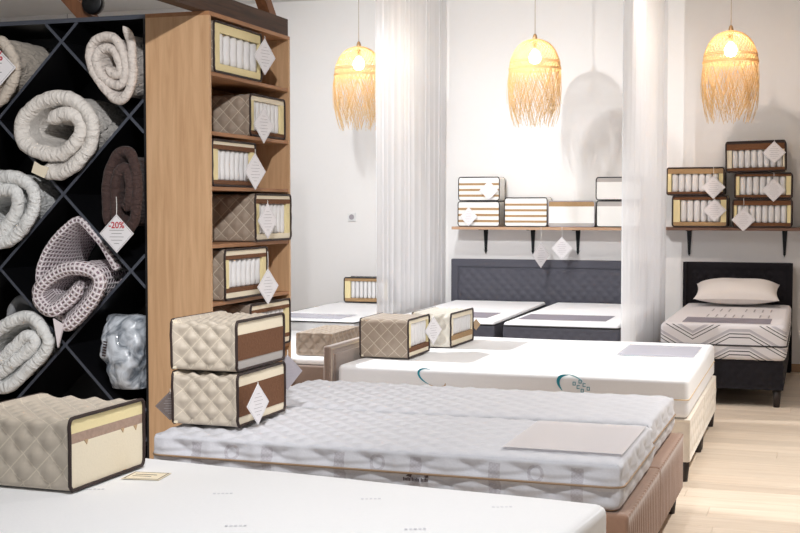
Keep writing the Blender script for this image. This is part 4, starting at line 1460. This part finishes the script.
roll_sheet([(-0.11, -0.05), (-0.05, 0.04), (0.04, 0.03), (0.08, -0.02), (0.04, -0.05), (-0.04, -0.03)], 0.05, 0.28, 12).build('roll', 'duvetgrey', t, True)


# plastic bag
def bag():
    mb = MB()
    nu, nv = 64, 56
    prof = []
    for j in range(nv + 1):
        v = j / nv
        z = 0.37 * v
        sx = 0.095 + 0.035 * v ** 0.7 - 0.012 * math.sin(v * 9)
        sy = 0.14 * (math.sin(PI * min(1, 0.12 + v * 0.88)) ** 0.45) + 0.012
        for i in range(nu):
            a = 2 * PI * i / nu
            ca, sa = math.cos(a), math.sin(a)
            x = sx * math.copysign(abs(ca) ** 0.55, ca)
            y = sy * math.copysign(abs(sa) ** 0.6, sa)
            vd = noise.voronoi(Vector((x * 13, y * 13, z * 9 + 3)))[0]
            vd2 = noise.voronoi(Vector((x * 30 + 5, y * 30, z * 22)))[0]
            rid = 0.075 * vd[0] + 0.03 * vd2[0]
            s_ = 1.08 - rid * 3.0
            mb.v.append((x * s_ - 0.02 * v, y * s_, z + 0.015 * wob(x, y, 0, 9, 3) * v))
    for j in range(nv):
        for i in range(nu):
            i2 = (i + 1) % nu
            mb.f.append((j * nu + i, j * nu + i2, (j + 1) * nu + i2, (j + 1) * nu + i))
    mb.f.append(tuple(reversed(range(nu))))
    mb.f.append(tuple(nv * nu + i for i in range(nu)))
    return mb


bg = thing('plastic_bag', 'crinkled clear plastic bag with a packed duvet in the black rack', 'bag', (-3.300, 5.66, 0.52), 0)
bag().build('bag', 'plastic', bg, True)
ink = MB()
for i in range(6):
    ink.box(-0.010, 0.012, -0.001, 0, i * 0.014, i * 0.014 + 0.008)
ink.build('printed_words', 'inkdark', bg, loc=(-0.085, -0.137, 0.17), rot=(0, 0.15, 0))


# ------------------------------------------------------------------ sheer curtains
def curtain(label, x, y0, y1, seed, folds):
    t = thing('sheer_curtain', label, 'curtain', (x, y0, 0))
    mb = MB()
    nu, nv = 180, 24
    ztop = RZ - 0.03
    for j in range(nv + 1):
        v = j / nv
        z = 0.02 + (ztop - 0.02) * v
        for i in range(nu + 1):
            u = i / nu
            y = (y1 - y0) * u
            ph = u * folds * 2 * PI + 5.0 * wob(u * 7, 0, v * 0.6, 1.0, seed)
            amp = 0.005 + 0.010 * wob(u * 9, 1, 0, 1.0, seed + 4)
            xx = amp * math.sin(ph) + 0.010 * wob(u * 30, 0, v * 1.5, 1.0, seed + 8)
            mb.v.append((xx, y + 0.02 * math.cos(ph), z))
    for j in range(nv):
        for i in range(nu):
            a = j * (nu + 1) + i
            mb.f.append((a, a + 1, a + nu + 2, a + nu + 1))
    mb.build('drape', 'sheer', t, True)
    MB().tube([(0, -0.05, ztop), (0, y1 - y0, ztop)], 0.012, 8).build('rail', 'socket', t, True)
    return t


curtain('sheer white curtain between the low white bed and the slate twin beds', -3.315, 9.46, 11.44, 2, 14)
curtain('sheer white curtain between the slate twin beds and the black single bed', -1.235, 8.53, 11.19, 5, 16)


# ------------------------------------------------------------------ pendant lamps
def lamp_profile(t):
    """radius at fraction t from top (0) to fringe tips (1)"""
    pts = [(0, 0.066), (0.02, 0.100), (0.06, 0.135), (0.12, 0.166), (0.22, 0.195), (0.32, 0.207), (0.45, 0.212), (0.6, 0.207), (0.75, 0.194), (0.9, 0.170), (1.05, 0.138)]
    for (a, ra), (b, rb) in zip(pts, pts[1:]):
        if t <= b:
            f = (t - a) / (b - a)
            return ra + (rb - ra) * f
    return pts[-1][1]


LH = 0.69


def strand_mesh(kind, seed):
    rg = random.Random(seed)
    mb = MB()

    def strand(a0, t0, t1, turn, n, w, dr=0.0):
        pts = []
        for i in range(n + 1):
            f = i / n
            t = t0 + (t1 - t0) * f
            a = a0 + turn * f
            r = lamp_profile(t) + dr * f
            pts.append((r * math.cos(a), r * math.sin(a), -LH * t))
        mb.tube(pts, w, 3, caps=False)
    if kind == 'weave':
        for k in range(40):
            a = 2 * PI * k / 40
            strand(a, 0.0, 0.34, 1.05, 14, 0.0030)
            strand(a + 0.03, 0.0, 0.34, -1.05, 14, 0.0030, 0.003)
        for q in range(3):
            t = 0.03 + q * 0.08
            r = lamp_profile(t) + 0.001
            mb.tube([(r * math.cos(2 * PI * i / 36), r * math.sin(2 * PI * i / 36), -LH * t) for i in range(36)], 0.0018, 3, closed=True)
    elif kind == 'band':
        for t in (0.245, 0.262, 0.330, 0.345):
            r = lamp_profile(t) + 0.004
            mb.tube([(r * math.cos(2 * PI * i / 48), r * math.sin(2 * PI * i / 48), -LH * t) for i in range(48)], 0.0042, 5, closed=True)
        for k in range(60):
            a = 2 * PI * k / 60
            strand(a, 0.255, 0.34, 0.13, 3, 0.0026, 0.002)
            strand(a, 0.255, 0.34, -0.13, 3, 0.0026, 0.002)
    else:
        for k in range(230):
            a = rg.uniform(0, 2 * PI)
            sg = 1 if k % 2 else -1
            end = rg.uniform(0.74, 1.04)
            strand(a, 0.33, end, sg * rg.uniform(0.35, 0.8), 8, 0.0017, rg.uniform(-0.03, 0.035))
    return mb


lamp_parts = None
for (lx, lab) in ((-2.192, 'lit bamboo pendant lamp with fringe hanging above the slate twin beds'),
                  (-0.640, 'lit bamboo pendant lamp with fringe hanging above the black single bed'),
                  (-3.725, 'lit bamboo pendant lamp with fringe hanging above the low white bed')):
    t = thing('pendant_lamp', lab, 'lamp', (lx, 10.2, 2.80), 0, 'bamboo pendant lamps')
    if lamp_parts is None:
        lamp_parts = []
        lamp_parts.append(strand_mesh('weave', 1).build('woven_shade', 'bamboo', t, True))
        lamp_parts.append(strand_mesh('band', 2).build('woven_band', 'bamboo', t, True))
        lamp_parts.append(strand_mesh('fringe', 3).build('fringe', 'bamboo', t, True))
        lamp_parts.append(MB().lathe([(0.064, -0.008), (0.066, 0.0), (0.05, 0.008), (0.018, 0.012)], 24).build('top_ring', 'bamboo', t, True))
        lamp_parts.append(MB().lathe([(0.018, -0.02), (0.020, 0.02), (0.014, 0.045), (0.006, 0.055)], 16).build('socket_cap', 'brass', t, True))
        lamp_parts.append(MB().lathe([(0.012, -0.075), (0.020, -0.085), (0.042, -0.115), (0.048, -0.140), (0.042, -0.168), (0.022, -0.186), (0.004, -0.190)], 20).build('bulb', 'bulb', t, True))
        lamp_parts.append(MB().lathe([(0.013, -0.076), (0.015, -0.02)], 12).build('bulb_holder', 'brass', t, True))
        lamp_parts.append(MB().tube([(0, 0, 0.05), (0, 0, RZ - 2.80)], 0.0035, 8).build('cord', 'cord', t, True))
    else:
        for p_ in lamp_parts:
            c = p_.copy()
            COL.objects.link(c)
            c.parent = t
